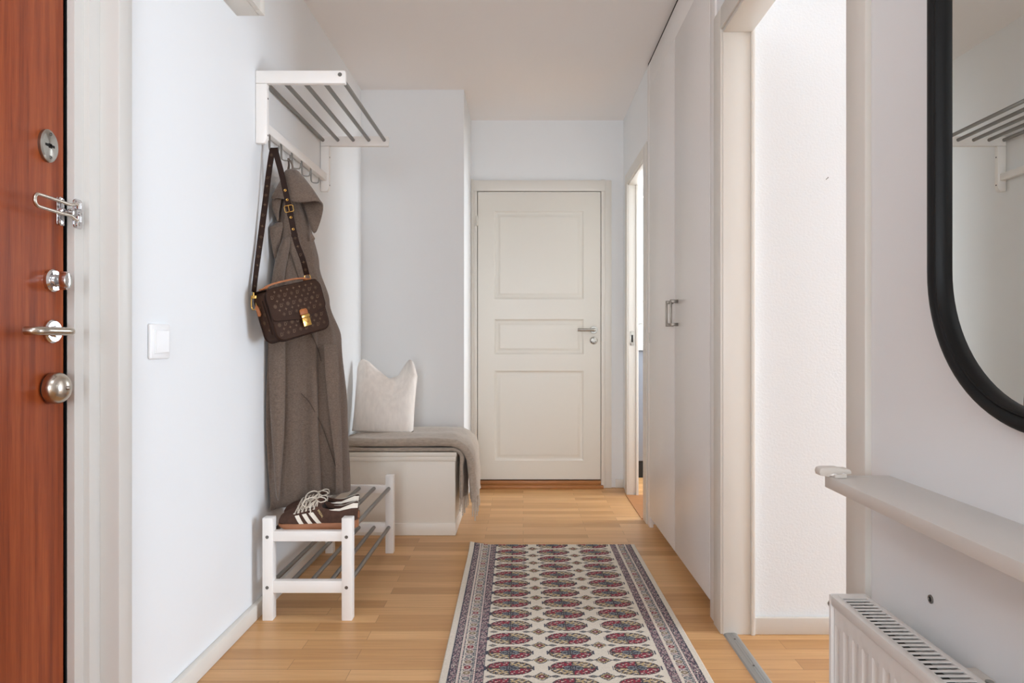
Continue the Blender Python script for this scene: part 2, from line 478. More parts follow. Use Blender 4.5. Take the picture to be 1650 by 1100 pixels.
# lever handle
y, z = yz(81.5, 534)
bm = lathe(B(), [(0, .0255), (.006, .0255), (.010, .022), (.010, .0125), (.016, .0115)], (XD, y, z), 'X', 36)
lr = link('handle_rose', bm, 'chrome', d1, 40)
path = cr([(XD + .008, y, z), (XD + .035, y, z), (XD + .046, y - .004, z), (XD + .052, y - .02, z), (XD + .0525, y - .06, z), (XD + .052, y - .095, z), (XD + .046, y - .110, z), (XD + .03, y - .114, z)], 6)
bm = tube(B(), path, .0088, 16)
link('lever_handle', bm, 'nickel2', lr, 60)
# bell
y, z = yz(81, 625)
bm = lathe(B(), [(0, .033), (.006, .034), (.010, .0345), (.016, .0335), (.024, .029), (.030, .021), (.0335, .011), (.0345, 0)], (XD + .004, y, z), 'X', 44)
be = link('door_bell', bm, 'nickel2', d1, 60)
bm = lathe(B(), [(0, .0305), (.006, .0305)], (XD, y, z), 'X', 40); link('bell_plate', bm, 'dark', be, 40)
bm = lathe(B(), [(0, .0045), (.003, .0045), (.005, .003), (.005, 0)], (XD + .038, y, z), 'X', 16); link('bell_screw', bm, 'nickel', be, True)
# catch plate of the door guard, screwed to the leaf
yc, zc = yz(97, 341)
bm = B(); box(bm, XD, XD + .003, yc - .014, yc + .010, zc - .03, zc + .03, .0012)
lathe(bm, [(0, .0085), (.006, .0085), (.010, .006), (.010, 0)], (XD + .003, yc - .004, zc), 'X', 16)
tube(bm, [(XD + .003, yc + .004, zc), (XD + .02, yc + .004, zc)], .004, 10)
lathe(bm, [(0, .008), (.004, .009), (.008, .006), (.009, 0)], (XD + .018, yc + .004, zc), 'X', 16)
cp = link('guard_catch', bm, 'chrome', d1, 40)
for s in (1, -1):
    bm = lathe(B(), [(0, .0075), (.003, .0075), (.006, .0045), (.006, .0022), (.003, 0)], (XD + .003, yc - .006, zc + s * .024), 'X', 16); link('screw', bm, 'chrome', cp, 40)

# door guard on the frame
xg, yg = XD + .002, 1.4865
g = thing('door_guard', 'chrome swing bar door guard on the frame beside the entrance door', 'door guard', (XD + .004, 1.487, zc))
ol = rrect(.030, .066, .009)
gp = link('frame_plate', prism(B(), [(-1.003, 1.497 + a, zc + b) for a, b in ol], (.0035, 0, 0), .001), 'chrome', g, 30)
for (a, b) in ((-.004, .024), (.005, .015), (.004, 0), (.005, -.015), (-.004, -.024)):
    bm = lathe(B(), [(0, .0058), (.0025, .0052), (.0025, .003), (.001, 0)], (-.9996, 1.497 + a, zc + b), 'X', 14); link('screw', bm, 'chrome', gp, True)
bm = B()
for s in (1, -1):
    tube(bm, [(-.998, 1.492, zc + s * .012), (-.990, 1.484, zc + s * .012)], .0048, 10)
    tube(bm, [(-.990, 1.484, zc + s * .008), (-.990, 1.484, zc + s * .021)], .0055, 12)
link('hinge_knuckle', bm, 'chrome', g, 40)
e0 = Vector((-.990, 1.484, zc))
dirv = Vector((.008, -.145, 0.0))
bar = []
for (t, h) in ((0, .017), (.10, .0165), (.22, .012), (.5, .0125), (.85, .0125), (.95, .0115), (.99, .007), (1.0, 0)): bar.append(e0 + dirv * t + Vector((0, 0, h)))
bar += [Vector((p.x, p.y, 2 * zc - p.z)) for p in bar[-2::-1]]
link('swing_bar', tube(B(), cr(bar, 4), .0036, 10), 'nickel2', g, 60)

# ---- far door
M_ = lambda px: (px - CX) * 4.5 / F
Mz = lambda py: EYE - (py - CY) * 4.5 / F
x0, x1, z0, z1 = M_(770), M_(967.5), Mz(772), Mz(309)
yd = 4.497
bm = B()
panels = [(M_(796.5), M_(940.5), Mz(482), Mz(340)), (M_(796.5), M_(941), Mz(570.5), Mz(514)), (M_(796.5), M_(942), Mz(742), Mz(597))]
box(bm, x0, panels[0][0], yd, yd + .04, z0, z1); box(bm, panels[0][1], x1, yd, yd + .04, z0, z1)
zs = [z0, panels[2][2], panels[2][3], panels[1][2], panels[1][3], panels[0][2], panels[0][3], z1]
for i in (0, 2, 4, 6): box(bm, panels[0][0], panels[0][1], yd, yd + .04, zs[i], zs[i + 1])
for (a, b, c, d) in panels:
    b = panels[0][1]
    loops = [(0, 0), (.006, .004), (.012, .0065), (.020, .007), (.034, .003), (.04, .0015), (.0425, .0015)]
    rings = [[Vector((a + o, yd + dd, c + o)), Vector((b - o, yd + dd, c + o)), Vector((b - o, yd + dd, d - o)), Vector((a + o, yd + dd, d - o))] for o, dd in loops]
    R_ = [[bm.verts.new(p) for p in r] for r in rings]
    for A, D in zip(R_, R_[1:]):
        for j in range(4): bm.faces.new((A[j], A[(j + 1) % 4], D[(j + 1) % 4], D[j]))
    bm.faces.new(R_[-1])
d2 = tag(link('door_2', bm, 'doorw', None, 25, 'structure'), 'white three panel door closed at the end of the hall', 'door')
hx, hz = M_(956.5), Mz(531.5)
bm = lathe(B(), [(0, .0255), (.007, .0255), (.009, .0235), (.009, .012), (.03, .0105)], (hx, yd, hz), '-Y', 32)
ro = link('handle_rose', bm, 'nickel', d2, 40)
bm = tube(B(), cr([(hx + .004, yd - .045, hz + .001), (hx - .02, yd - .048, hz), (hx - .06, yd - .048, hz), (hx - .112, yd - .046, hz)], 5), [.0095] * 16, 14)
box(bm, hx - .008, hx + .012, yd - .052, yd - .028, hz - .0098, hz + .0098, .004)
link('lever_handle', bm, 'nickel', ro, 40)
kz = Mz(548.3)
bm = lathe(B(), [(0, .0255), (.005, .0255), (.007, .023), (.007, .009), (.012, .008), (.012, 0)], (hx, yd, kz), '-Y', 32)
kr = link('key_rose', bm, 'nickel', d2, 40)
for a in (90, 215, 325): 
    bm = lathe(B(), [(0, .003), (.0008, .003)], (hx + .0155 * math.cos(math.radians(a)), yd - .007, kz + .0155 * math.sin(math.radians(a))), '-Y', 10); link('screw', bm, 'dark', kr)
for py in (356, 724):
    bm = B(); zc_ = Mz(py)
    tube(bm, [(x0 - .004, yd - .006, zc_ - .034), (x0 - .004, yd - .006, zc_ + .034)], .0075, 10)
    box(bm, x0 - .004, x0 + .008, yd - .004, yd, zc_ - .012, zc_ + .012)
    link('hinge', bm, 'trim', d2, 40)
# casing of the far door
bm = B()
box(bm, -.352, -.334, YF - .030, YF, 0, 2.085, .003)
box(bm, -.338, x0 - .004, YF - .024, YF + .05, 0, 2.04, .003)
box(bm, x1 + .004, x1 + .03, YF - .024, YF + .05, 0, 2.085, .003)
box(bm, x1 + .027, .598, YF - .018, YF, 0, 2.080, .003)
box(bm, -.338, x1 + .031, YF - .027, YF, z1 + .004, 2.078, .003)
box(bm, -.338, .545, YF - .024, YF + .05, z1 + .004, z1 + .035, .003)
link('trim_3', bm, 'trim', None, 30, 'structure')
bm = B(); box(bm, -.318, .545, yd + .03, YF + .09, 0, 2.03); link('trim_4', bm, 'dark', None, False, 'structure')
bm = B(); box(bm, -.325, .54, YF - .055, YF + .04, 0, .022, .003); box(bm, -.325, .54, YF - .020, YF + .04, .02, .05, .004); link('trim_5', bm, 'oak', None, 30, 'structure')

# ---- casing and lining of the wide doorway on the right
bm = B()
box(bm, XR - .013, XR + .002, 2.253, 2.335, 0, 2.12, .003)
box(bm, XR - .013, XR + .002, 1.300, 1.378, 0, 2.12, .003)
box(bm, XR - .013, XR + .002, 1.378, 2.253, 2.046, 2.12, .003)
box(bm, XR - .005, XR + .094, 2.249, 2.262, 0, 2.046, .0015)
box(bm, XR - .005, XR + .094, 1.372, 1.384, 0, 2.046, .0015)
box(bm, XR - .005, XR + .094, 1.384, 2.249, 2.034, 2.053, .0015)
box(bm, XR + .088, XR + .102, 2.242, 2.262, 0, 2.10, .002)
link('trim_6', bm, 'trim', None, 30, 'structure')
# casing and lining of the narrow kitchen doorway
bm = B()
box(bm, XR - .013, XR + .002, 4.292, 4.37, 0, 2.075, .003); box(bm, XR - .013, XR + .002, 3.612, 3.710, 0, 2.075, .003)
box(bm, XR - .013, XR + .002, 3.710, 4.292, 2.005, 2.075, .003)
box(bm, XR - .004, XR + .058, 4.287, 4.312, 0, 2.01, .002); box(bm, XR + .045, XR + .061, 4.275, 4.312, 0, 2.01, .002)
box(bm, XR - .004, XR + .094, 3.698, 3.712, 0, 2.01, .002); box(bm, XR - .004, XR + .094, 3.712, 4.287, 1.995, 2.02, .002)
tk = link('trim_7', bm, 'trim', None, 30, 'structure')
q = at(1018.5, 545, 4.286)
bm = B(); box(bm, q.x - .013, q.x + .013, 4.2835, 4.2875, q.z - .045, q.z + .045, .001); sp = link('strike_plate', bm, 'nickel', tk, 30)
bm = B(); box(bm, q.x - .006, q.x + .006, 4.2825, 4.2845, q.z - .025, q.z + .022); link('latch_hole', bm, 'dark', sp)
bm = B(); box(bm, XR - .02, XR + .10, 3.712, 4.287, 0, .004); link('trim_8', bm, 'oak', None, 30, 'structure')

# aluminium strip in the wide doorway
bm = B()
prism(bm, [(XR - .004, 1.384, 0), (XR + .0, 1.384, .005), (XR + .012, 1.384, .007), (XR + .034, 1.384, .007), (XR + .041, 1.384, .004), (XR + .043, 1.384, 0)], (0, .865, 0))
box(bm, XR + .014, XR + .016, 1.386, 2.247, .0068, .0078); box(bm, XR + .022, XR + .024, 1.386, 2.247, .0068, .0078)
th = tag(link('threshold_strip', bm, 'alu'), 'grey aluminium threshold strip across the floor of the wide doorway', 'threshold')
for yy in (1.50, 1.80, 2.02, 2.2): screw(th, (XR + .019, yy, .0068), 'Z', .004)
# nail left in the side room wall
p = at(1331, 289, 2.262)
bm = tube(B(), [p, (p.x + .001, p.y - .012, p.z + .003)], .0010, 8); lathe(bm, [(0, .0018), (.001, .0018)], (p.x + .001, p.y - .0125, p.z + .003), '-Y', 10)
tag(link('nail', bm, 'screw'), 'small bare nail in the white wall of the side room', 'nail')

# ---- kitchen bits seen through the narrow doorway
k = thing('kitchen_cabinet', 'grey kitchen base cabinet on black plinth seen through the narrow doorway', 'cabinet', (1.4, 5.1, 0))
bm = B(); box(bm, .80, 2.6, 4.85, 5.49, .12, .925, .002); link('cabinet_body', bm, 'kfront', k, 30)
for i in range(3):
    bm = B(); box(bm, .803 + i * .6, 1.397 + i * .6, 4.83, 4.849, .125, .922, .002); dr = link('cabinet_door', bm, 'kfront', k, 30)
    bm = tube(B(), cr([(1.36 + i * .6, 4.83, .88), (1.36 + i * .6, 4.80, .88), (1.36 + i * .6, 4.80, .74), (1.36 + i * .6, 4.83, .74)], 3), .005, 8); link('handle', bm, 'nickel', dr, True)
bm = B(); box(bm, .80, 2.6, 4.845, 5.45, 0, .12); link('plinth', bm, 'kblack', k)
bm = B(); box(bm, .78, 2.62, 4.80, 5.495, .926, .966, .003); tag(link('worktop', bm, 'stone', None, 30), 'white worktop on the grey kitchen cabinet', 'worktop')
bm = tube(B(), [at(1036.5, 484, 5.40), at(1028, 506, 5.40)], .0018, 6); tag(link('blind_cord', bm, 'cord'), 'thin yellowish blind cord in front of the kitchen window', 'cord')

# ---- built-in wardrobe
XW = .673
w = thing('wardrobe', 'tall white built-in wardrobe with two plain doors along the right wall', 'wardrobe', (.95, 3.0, 0))
bm = B(); box(bm, XW + .02, 1.32, 2.345, 3.604, .07, 2.46); link('carcass', bm, 'ward', w)
bm = B(); box(bm, XW, XW + .02, 3.542, 3.608, 0, 2.474, .0015); link('stile', bm, 'ward', w, 30)
bm = B(); box(bm, XW, XW + .02, 2.338, 2.398, 0, 2.474, .0015); link('filler', bm, 'ward', w, 30)
bm = B(); box(bm, XW + .001, XW + .02, 2.398, 3.542, 2.336, 2.474, .001); link('fascia', bm, 'ward', w, 30)
bm = B(); box(bm, XW + .06, XW + .075, 2.345, 3.542, 0, .07); link('toe_kick', bm, 'ward', w)
for i, (a, b, hy) in enumerate(((2.960, 3.539, 2.985), (2.401, 2.951, 2.895))):
    bm = B(); box(bm, XW - .001, XW + .019, a, b, .060, 2.333, .0015)
    dd = link('door', bm, 'ward', w, 30)
    bm = B()
    za, zb = 1.057, 1.172
    box(bm, XW - .034, XW - .027, hy - .006, hy + .006, za, zb, .001)
    for zz in (za, zb - .014): box(bm, XW - .030, XW, hy - .007, hy + .007, zz, zz + .014, .001)
    link('handle', bm, 'handle', dd, 30)
bm = B(); box(bm, XW - .004, XW + .001, 3.534, 3.549, .98, 1.035, .001); link('hinge_cover', bm, 'trim', w, 30)
bm = B(); box(bm, XW + .003, XW + .30, 2.345, 3.606, 2.475, 2.489); link('gap_shade_strip', bm, 'dark', w)  # dark strip put in for the shade between wardrobe top and ceiling
# ================================================================== THINGS ON THE LEFT WALL
# ---- light switch
sy, sz = 1.757, EYE
t = thing('light_switch', 'white square rocker light switch on the left wall', 'switch', (XL, sy, sz))
bm = prism(B(), [(XL, sy + a, sz + b) for a, b in rrect(.094, .093, .006)], (.009, 0, 0), .004, seg=3); link('switch_frame', bm, 'plastic', t, 30)
bm = prism(B(), [(XL + .008, sy + a, sz + b) for a, b in rrect(.064, .064, .002)], (.0025, 0, 0), .0012); link('switch_plate', bm, 'plastic', t, 30)
bm = B()
R_ = [[(XL + .0098, sy - .027, sz - .028), (XL + .0098, sy + .027, sz - .028), (XL + .0165, sy + .027, sz - .028), (XL + .012, sy - .027, sz - .028)],
      [(XL + .0098, sy - .027, sz + .028), (XL + .0098, sy + .027, sz + .028), (XL + .0165, sy + .027, sz + .028), (XL + .012, sy - .027, sz + .028)]]
loft(bm, R_); link('rocker', bm, 'plastic', t, 30)

# ---- fuse box high on the wall
t = thing('fuse_box', 'white fuse box cabinet high on the left wall above the coat', 'fuse box', (XL, 1.95, 2.09))
bm = B(); box(bm, XL, XL + .075, 1.62, 2.246, 2.087, 2.44, .002); link('cabinet_body', bm, 'trim', t, 30)
bm = B()
X0, X1 = XL + .075, XL + .094
box(bm, X0, X1, 1.62, 1.66, 2.087, 2.44, .002); box(bm, X0, X1, 2.206, 2.246, 2.087, 2.44, .002)
box(bm, X0, X1, 1.66, 2.206, 2.087, 2.127, .002); box(bm, X0, X1, 1.66, 2.206, 2.40, 2.44, .002)
box(bm, X0, X1 - .008, 1.655, 2.21, 2.122, 2.405)
link('cabinet_door', bm, 'trim', t, 30)

# ---- hat rack
r = thing('hat_rack', 'white wooden hat rack with grey metal rods and coat hooks on the left wall', 'coat rack', (XL, 2.8, 1.75))
YA, YZ = 2.398, 3.19
for (ya, yb, nm) in ((YA, YA + .023, 1), (YZ - .023, YZ, -1)):
    bm = B(); box(bm, XL + .001, -.642, ya, yb, 1.920, 1.966, .0025); ar = link('side_arm', bm, 'rack', r, 30)
    ys = ya if nm == 1 else yb
    bm = lathe(B(), [(0, .0075), (.001, .0075), (.001, .004), (.0002, 0)], (-.660, ys, 1.951), '-Y' if nm == 1 else 'Y', 16); link('bolt', bm, 'screw', ar, True)
    bm = B()
    prism(bm, [(XL + .001, ya, 1.919), (-.9235, ya, 1.919), (-.9235, ya, 1.722), (-.9335, ya, 1.704), (XL + .001, ya, 1.704)], (0, yb - ya, 0), .0025)
    br = link('bracket', bm, 'rack', r, 30)
    for zz in (1.735, 1.868):
        bm = lathe(B(), [(0, .0035), (.0006, .0035)], (-.9235, (ya + yb) / 2, zz), 'X', 12); link('screw_hole', bm, 'dark', br)
for x in (-.953, -.882, -.809, -.735, -.661):
    bm = tube(B(), [(x, YA + .015, 1.948), (x, YZ - .015, 1.948)], .0085, 14); link('rod', bm, 'steel', r, 50)
bm = B(); box(bm, -.958, -.934, YA + .022, YZ - .003, 1.754, 1.788, .002); link('hook_rail', bm, 'rack', r, 30)
HK = [2.459, 2.579, 2.700, 2.820, 2.942]
for y in HK:
    pts = cr([(-.945, y, 1.772), (-.938, y, 1.756), (-.937, y, 1.735), (-.936, y, 1.702), (-.930, y, 1.692), (-.915, y, 1.690), (-.906, y, 1.692), (-.903, y, 1.700), (-.9025, y, 1.712)], 4)
    wid = [.014 - .006 * sstep(.45, .75, i / (len(pts) - 1)) for i in range(len(pts))]
    bm = ribbon(B(), pts, (0, 1, 0), wid, .0032)
    link('hook', bm, 'hook', r, 30)

# ================================================================== SHOE RACK
r = thing('shoe_rack', 'low white wooden shoe rack with two shelves of metal rods', 'shoe rack', (-.77, 2.75, 0))
fx = ((-.925, -.888), (-.644, -.607))
for (ya, yb, sgn) in ((2.360, 2.397, 1), (3.110, 3.147, -1)):
    for (xa, xb) in fx:
        bm = B(); box(bm, xa, xb, ya, yb, 0, .364, .0025); po = link('leg', bm, 'rack', r, 30)
        for zz in (.297, .118):
            bm = lathe(B(), [(0, .006), (.0012, .006), (.0012, .0035), (.0004, 0)], ((xa + xb) / 2 - .001, ya if sgn == 1 else yb, zz), '-Y' if sgn == 1 else 'Y', 14); link('bolt', bm, 'screw', po, True)
    for (za, zb) in ((.280, .3165), (.097, .140)):
        bm = B(); box(bm, fx[0][1] - .001, fx[1][0] + .001, ya + .004, yb - .006, za, zb, .0025); link('cross_rail', bm, 'rack', r, 30)
for zz in (.303, .121):
    for x in (-.905, -.838, -.768, -.698, -.628):
        bm = tube(B(), [(x, 2.380, zz), (x, 3.127, zz)], .0085, 14); link('rod', bm, 'steel', r, 50)

# ================================================================== SNEAKERS
def sneaker(label, origin, mirror, group=None):
    Ls = .282
    t = thing('sneaker', label, 'shoe', origin, group)
    ox, oy, oz = origin
    def W(x, y, z): return Vector((ox + x, oy + y * (-1 if mirror else 1), oz + z))
    def hw(u):   # half width of the sole along the shoe, toe at u = 0
        a = [(0, .006), (.02, .022), (.07, .034), (.16, .042), (.28, .0465), (.42, .043), (.58, .036), (.75, .034), (.88, .033), (.96, .026), (.99, .016), (1, .004)]
        for (p, q), (p2, q2) in zip(a, a[1:]):
            if u <= p2: return q + (q2 - q) * (u - p) / (p2 - p)
        return .004
    def bend(u): return .006 * math.sin(PI * u) - .004 * (1 - u)
    # gum sole
    us = [0, .008, .02, .045, .08, .13, .2, .3, .4, .5, .6, .7, .8, .88, .93, .965, .985, .995, 1]
    rings = []
    for u in us:
        w_ = hw(u) + .0035; top = .0195 + .006 * sstep(0, .25, u) + .004 * sstep(.7, 1, u); x = -.003 + u * (Ls + .006); lo = .012 * (1 - sstep(0, .16, u)) + .004 * sstep(.93, 1, u)
        c = bend(u)
        rings.append([W(x, c - w_ * .95, lo), W(x, c - w_, lo + .005), W(x, c - w_, top - .003), W(x, c - w_ * .94, top), W(x, c + w_ * .94, top), W(x, c + w_, top - .003), W(x, c + w_, lo + .005), W(x, c + w_ * .95, lo)])
    so = link('sole', loft(B(), rings), 'gum', t, 50)
    # upper: shoulder height, crown height, opening
    def hs(u): 
        a = [(0, .006), (.03, .020), (.1, .030), (.2, .037), (.3, .046), (.42, .054), (.52, .060), (.60, .055), (.70, .049), (.80, .050), (.90, .062), (.96, .070), (1, .066)]
        for (p, q), (p2, q2) in zip(a, a[1:]):
            if u <= p2: return q + (q2 - q) * (u - p) / (p2 - p)
        return .066
    def hc(u):
        a = [(0, .008), (.03, .026), (.1, .040), (.2, .050), (.3, .062), (.42, .069), (.53, .077), (.6, .072), (1, .07)]
        for (p, q), (p2, q2) in zip(a, a[1:]):
            if u <= p2: return q + (q2 - q) * (u - p) / (p2 - p)
        return .07
    z0 = .0235
    def prof(u):
        w_ = hw(u) + .0025; s, c = hs(u), hc(u); op = sstep(.545, .585, u) * (1 - sstep(.955, .985, u))
        side = [(1, 0), (1.02, .25), (.99, .55), (.90, .84), (.74, 1.0)]
        pts = [(w_ * a, s * b) for a, b in side]
        crown = [(.42, s + .72 * (c - s)), (.18, c - .001), (0, c)]
        inner = [(.60, s - .010), (.55, .012), (0, .006)]
        for (a, b), (a2, b2) in zip(crown, inner): pts.append((w_ * (a + (a2 - a) * op), b + (b2 - b) * op))
        return pts
    us = [0, .01, .025, .05, .09, .14, .2, .27, .34, .41, .48, .53, .555, .58, .61, .66, .72, .78, .84, .89, .93, .955, .97, .985, 1]
    rings = []
    for u in us:
        h = prof(u); x = -.002 * (1 - u) + u * (Ls - .002); c = bend(u)
        lean = .006 * sstep(.85, 1, u)
        full = [(-a, b) for a, b in h] + [(a, b) for a, b in h[-2::-1]]
        rings.append([W(x + lean * b / .07, c + a, z0 + b) for a, b in full])
    bm = loft(B(), rings, closed=False)
    # dark lining inside the collar
    bm.faces.ensure_lookup_table()
    n = len(rings[0]) - 1
    for i in range(len(us) - 1):
        for j in range(n):
            if us[i] >= .555 and us[i] < .955 and 5 <= j <= 8: bm.faces[i * n + j].material_index = 1
    bm.verts.ensure_lookup_table(); nr = len(rings[0]); bm.faces.new([bm.verts[(len(us) - 1) * nr + q] for q in range(nr)]); bm.faces.new([bm.verts[q] for q in range(nr)])
    up = link('upper', bm, ['suede', 'suede2'], t, 60); subsurf(up, 2)
    def side_pt(u, v, sg, off=.0022):
        """v 0..1 from the sole to the shoulder."""
        h = prof(u)[:5]; k = v * 4; i = min(3, int(k)); f = k - i
        a = h[i][0] + (h[i + 1][0] - h[i][0]) * f; b = h[i][1] + (h[i + 1][1] - h[i][1]) * f
        lean = .006 * sstep(.85, 1, u)
        return W(.002 + u * (Ls - .004) + lean * b / .07, bend(u) + sg * (a + off), z0 + b + off * .3)
    def patch(name, mat, parent, quad, nu=8, nv=6, off=.0022, sg=-1):
        (a, b, c, d) = quad; rows = []
        bm = B()
        for off_ in (off, off - .002):
            g = []
            for i in range(nu + 1):
                row = []
                for j in range(nv + 1):
                    s, q = i / nu, j / nv
                    u = (a[0] * (1 - s) + b[0] * s) * (1 - q) + (d[0] * (1 - s) + c[0] * s) * q
                    v = (a[1] * (1 - s) + b[1] * s) * (1 - q) + (d[1] * (1 - s) + c[1] * s) * q
                    row.append(bm.verts.new(side_pt(u, v, sg, off_)))
                g.append(row)
            for i in range(nu):
                for j in range(nv): bm.faces.new((g[i][j], g[i + 1][j], g[i + 1][j + 1], g[i][j + 1]))
            rows.append(g)
        A, D = rows
        rim = [(i, 0) for i in range(nu)] + [(nu, j) for j in range(nv)] + [(i, nv) for i in range(nu, 0, -1)] + [(0, j) for j in range(nv, 0, -1)]
        for p, q in zip(rim, rim[1:] + rim[:1]): bm.faces.new((A[p[0]][p[1]], A[q[0]][q[1]], D[q[0]][q[1]], D[p[0]][p[1]]))
        return link(name, bm, mat, parent, 60)
    near = 1 if mirror else -1
    for sg in (near, -near):
        for (ub, ut, wd) in ((.325, .262, .052), (.435, .352, .052), (.545, .435, .056)):
            patch('stripe', 'cream', up, ((ub - wd * .5, .0), (ub + wd * .5, .0), (ut + wd * .5, .64), (ut - wd * .5, .64)), 3, 6, .0024, sg)
        patch('heel_tab', 'cream', up, ((.66, .86), (1.0, .66), (1.0, 1.0), (.74, 1.0)), 12, 3, .0026, sg)
    # lettering beside the last stripe
    me = text_mesh('SPEZIAL', .0092)
    p0, p1 = side_pt(.515, .80, near, .003), side_pt(.60, .30, near, .003)
    ex = (p1 - p0).normalized(); nn = Vector((0, -1 if not mirror else -1, .25)); nn = (nn - ex * nn.dot(ex)).normalized(); ey = nn.cross(ex)
    mt = Matrix(((ex.x, ey.x, nn.x, 0), (ex.y, ey.y, nn.y, 0), (ex.z, ey.z, nn.z, 0), (0, 0, 0, 1)))
    me.transform(Matrix.Translation((p0 + p1) / 2 + nn * .0015) @ mt)
    link_mesh('lettering', me, 'goldprint', up)
    # tongue and laces
    rows = []
    for u, z_, hw_ in ((.40, .071, .013), (.46, .077, .014), (.52, .084, .016), (.555, .089, .017), (.575, .090, .015)):
        x = .002 + u * (Ls - .004) - .004; c = bend(u)
        rows.append([W(x, c - hw_, z0 + z_ - .008), W(x, c - hw_ * .5, z0 + z_ - .001), W(x, c, z0 + z_), W(x, c + hw_ * .5, z0 + z_ - .001), W(x, c + hw_, z0 + z_ - .008),
                     W(x + .006, c + hw_ * .8, z0 + z_ - .012), W(x + .006, c, z0 + z_ - .007), W(x + .006, c - hw_ * .8, z0 + z_ - .012)])
    tg = link('tongue', loft(B(), rows), 'suede', t, 60); subsurf(tg, 1)
    bm = B()
    for k in range(6):
        u = .235 + k * .048; u2 = u + .03
        for sg in (-1, 1):
            a = side_pt(u, .98, sg, .003); bq = W(.002 + (u + .012) * (Ls - .004), bend(u), z0 + hc(u) + .005); c_ = side_pt(u2, 1.0, -sg, .003)
            tube(bm, cr([a + Vector((0, 0, -.006)), a, bq + Vector((0, 0, -.001)), c_], 3), .0022, 6)
            e = side_pt(u - .006, .80, sg, .003); lathe(bm, [(0, .0042), (.0025, .0035), (.0025, 0)], e - Vector((0, 0, .0)), 'Z', 10)
    kx = W(.002 + .47 * (Ls - .004), bend(.47), z0 + .077)
    k2 = -1
    for (pts) in ([(0, 0, 0), (-.012, k2 * .020, .012), (-.032, k2 * .030, .006), (-.042, k2 * .032, -.010), (-.028, k2 * .034, -.020), (-.010, k2 * .028, -.014), (0, k2 * .008, 0)],
                  [(0, 0, 0), (.014, k2 * .016, .012), (.034, k2 * .022, .010), (.040, k2 * .026, .002), (.020, k2 * .026, -.004), (0, k2 * .006, 0)],
                  [(0, 0, 0), (-.014, k2 * .034, -.012), (-.010, k2 * .043, -.030), (-.012, k2 * .046, -.046)],
                  [(0, 0, 0), (.015, .016, .010), (.030, .022, .006), (.028, .030, -.012)],
                  [(-.004, -.006, .002), (0, 0, .006), (.004, .006, .002)]):
        tube(bm, cr([kx + Vector(p) for p in pts], 5), .0022, 6)
    link('laces', bm, 'lace', t, 60)
    return t
sneaker('brown sneaker with white stripes in front on the shoe rack', (-.888, 2.437, .311), False)
sneaker('brown sneaker half hidden behind the striped one in front', (-.912, 2.549, .311), True)

# ================================================================== HANDBAG
bx, by, bz = -.8086, 2.3984, 1.1038
a_, r_, p_ = .93395, -.25768, -.10183
BM_ = Matrix.Translation((bx, by, bz)) @ Matrix.Rotation(a_, 4, 'Z') @ Matrix.Rotation(p_, 4, 'X') @ Matrix.Rotation(r_, 4, 'Y')
BW, BH, BD = .235, .185, .075
bag = thing('shoulder_bag', 'dark brown monogram leather shoulder bag with gold clasp hanging from the first hook', 'handbag', (bx, by, bz))
def L(x, y, z): return BM_ @ Vector((x, y, z))

def mono(kind, cx, cz, s, rot=0.0):
    """one printed motif as a list of flat polygons."""
    P = []
    def add(poly): P.append([(cx + (x * math.cos(rot) - y * math.sin(rot)) * s, cz + (x * math.sin(rot) + y * math.cos(rot)) * s) for x, y in poly])
    def ringp(r0, r1, n=14, sq=None):
        for i in range(n):
            a, b = 2 * PI * i / n, 2 * PI * (i + 1) / n
            f = (lambda t: 1.0) if sq is None else (lambda t: sq / (abs(math.cos(t)) + abs(math.sin(t))))
            add([(r0 * f(a) * math.cos(a), r0 * f(a) * math.sin(a)), (r1 * f(a) * math.cos(a), r1 * f(a) * math.sin(a)), (r1 * f(b) * math.cos(b), r1 * f(b) * math.sin(b)), (r0 * f(b) * math.cos(b), r0 * f(b) * math.sin(b))])
    def star(r1, r2, ph=0.0):
        pts = []
        for i in range(8):
            rr = r1 if i % 2 == 0 else r2
            pts.append((rr * math.cos(ph + PI / 4 * i), rr * math.sin(ph + PI / 4 * i)))
        for i in range(0, 8, 2): add([(0, 0), pts[(i - 1) % 8], pts[i], pts[(i + 1) % 8]])
    def petals(d, r):
        for i in range(4):
            x, y = d * math.cos(PI / 2 * i), d * math.sin(PI / 2 * i)
            add([(x + r * math.cos(2 * PI * j / 8), y + r * math.sin(2 * PI * j / 8)) for j in range(8)])
    if kind == 0:      # interlaced letters L and V
        add([(-.62, .72), (-.40, .72), (-.62, -.72), (-.86, -.72)]); add([(-.86, -.72), (.10, -.72), (.16, -.50), (-.78, -.50)])
        add([(-.16, .62), (.08, .62), (.34, -.42), (.24, -.62)]); add([(.24, -.62), (.34, -.30), (.78, .62), (.92, .62)])
        add([(-.26, .62), (.18, .62), (.18, .52), (-.26, .52)]); add([(.62, .62), (1.0, .62), (1.0, .52), (.62, .52)])
    elif kind == 1: star(1.0, .30)
    elif kind == 2: ringp(.78, .94); petals(.40, .26)
    else: ringp(.86, 1.0, 12, 1.0); star(.62, .2, PI / 4)
    return P

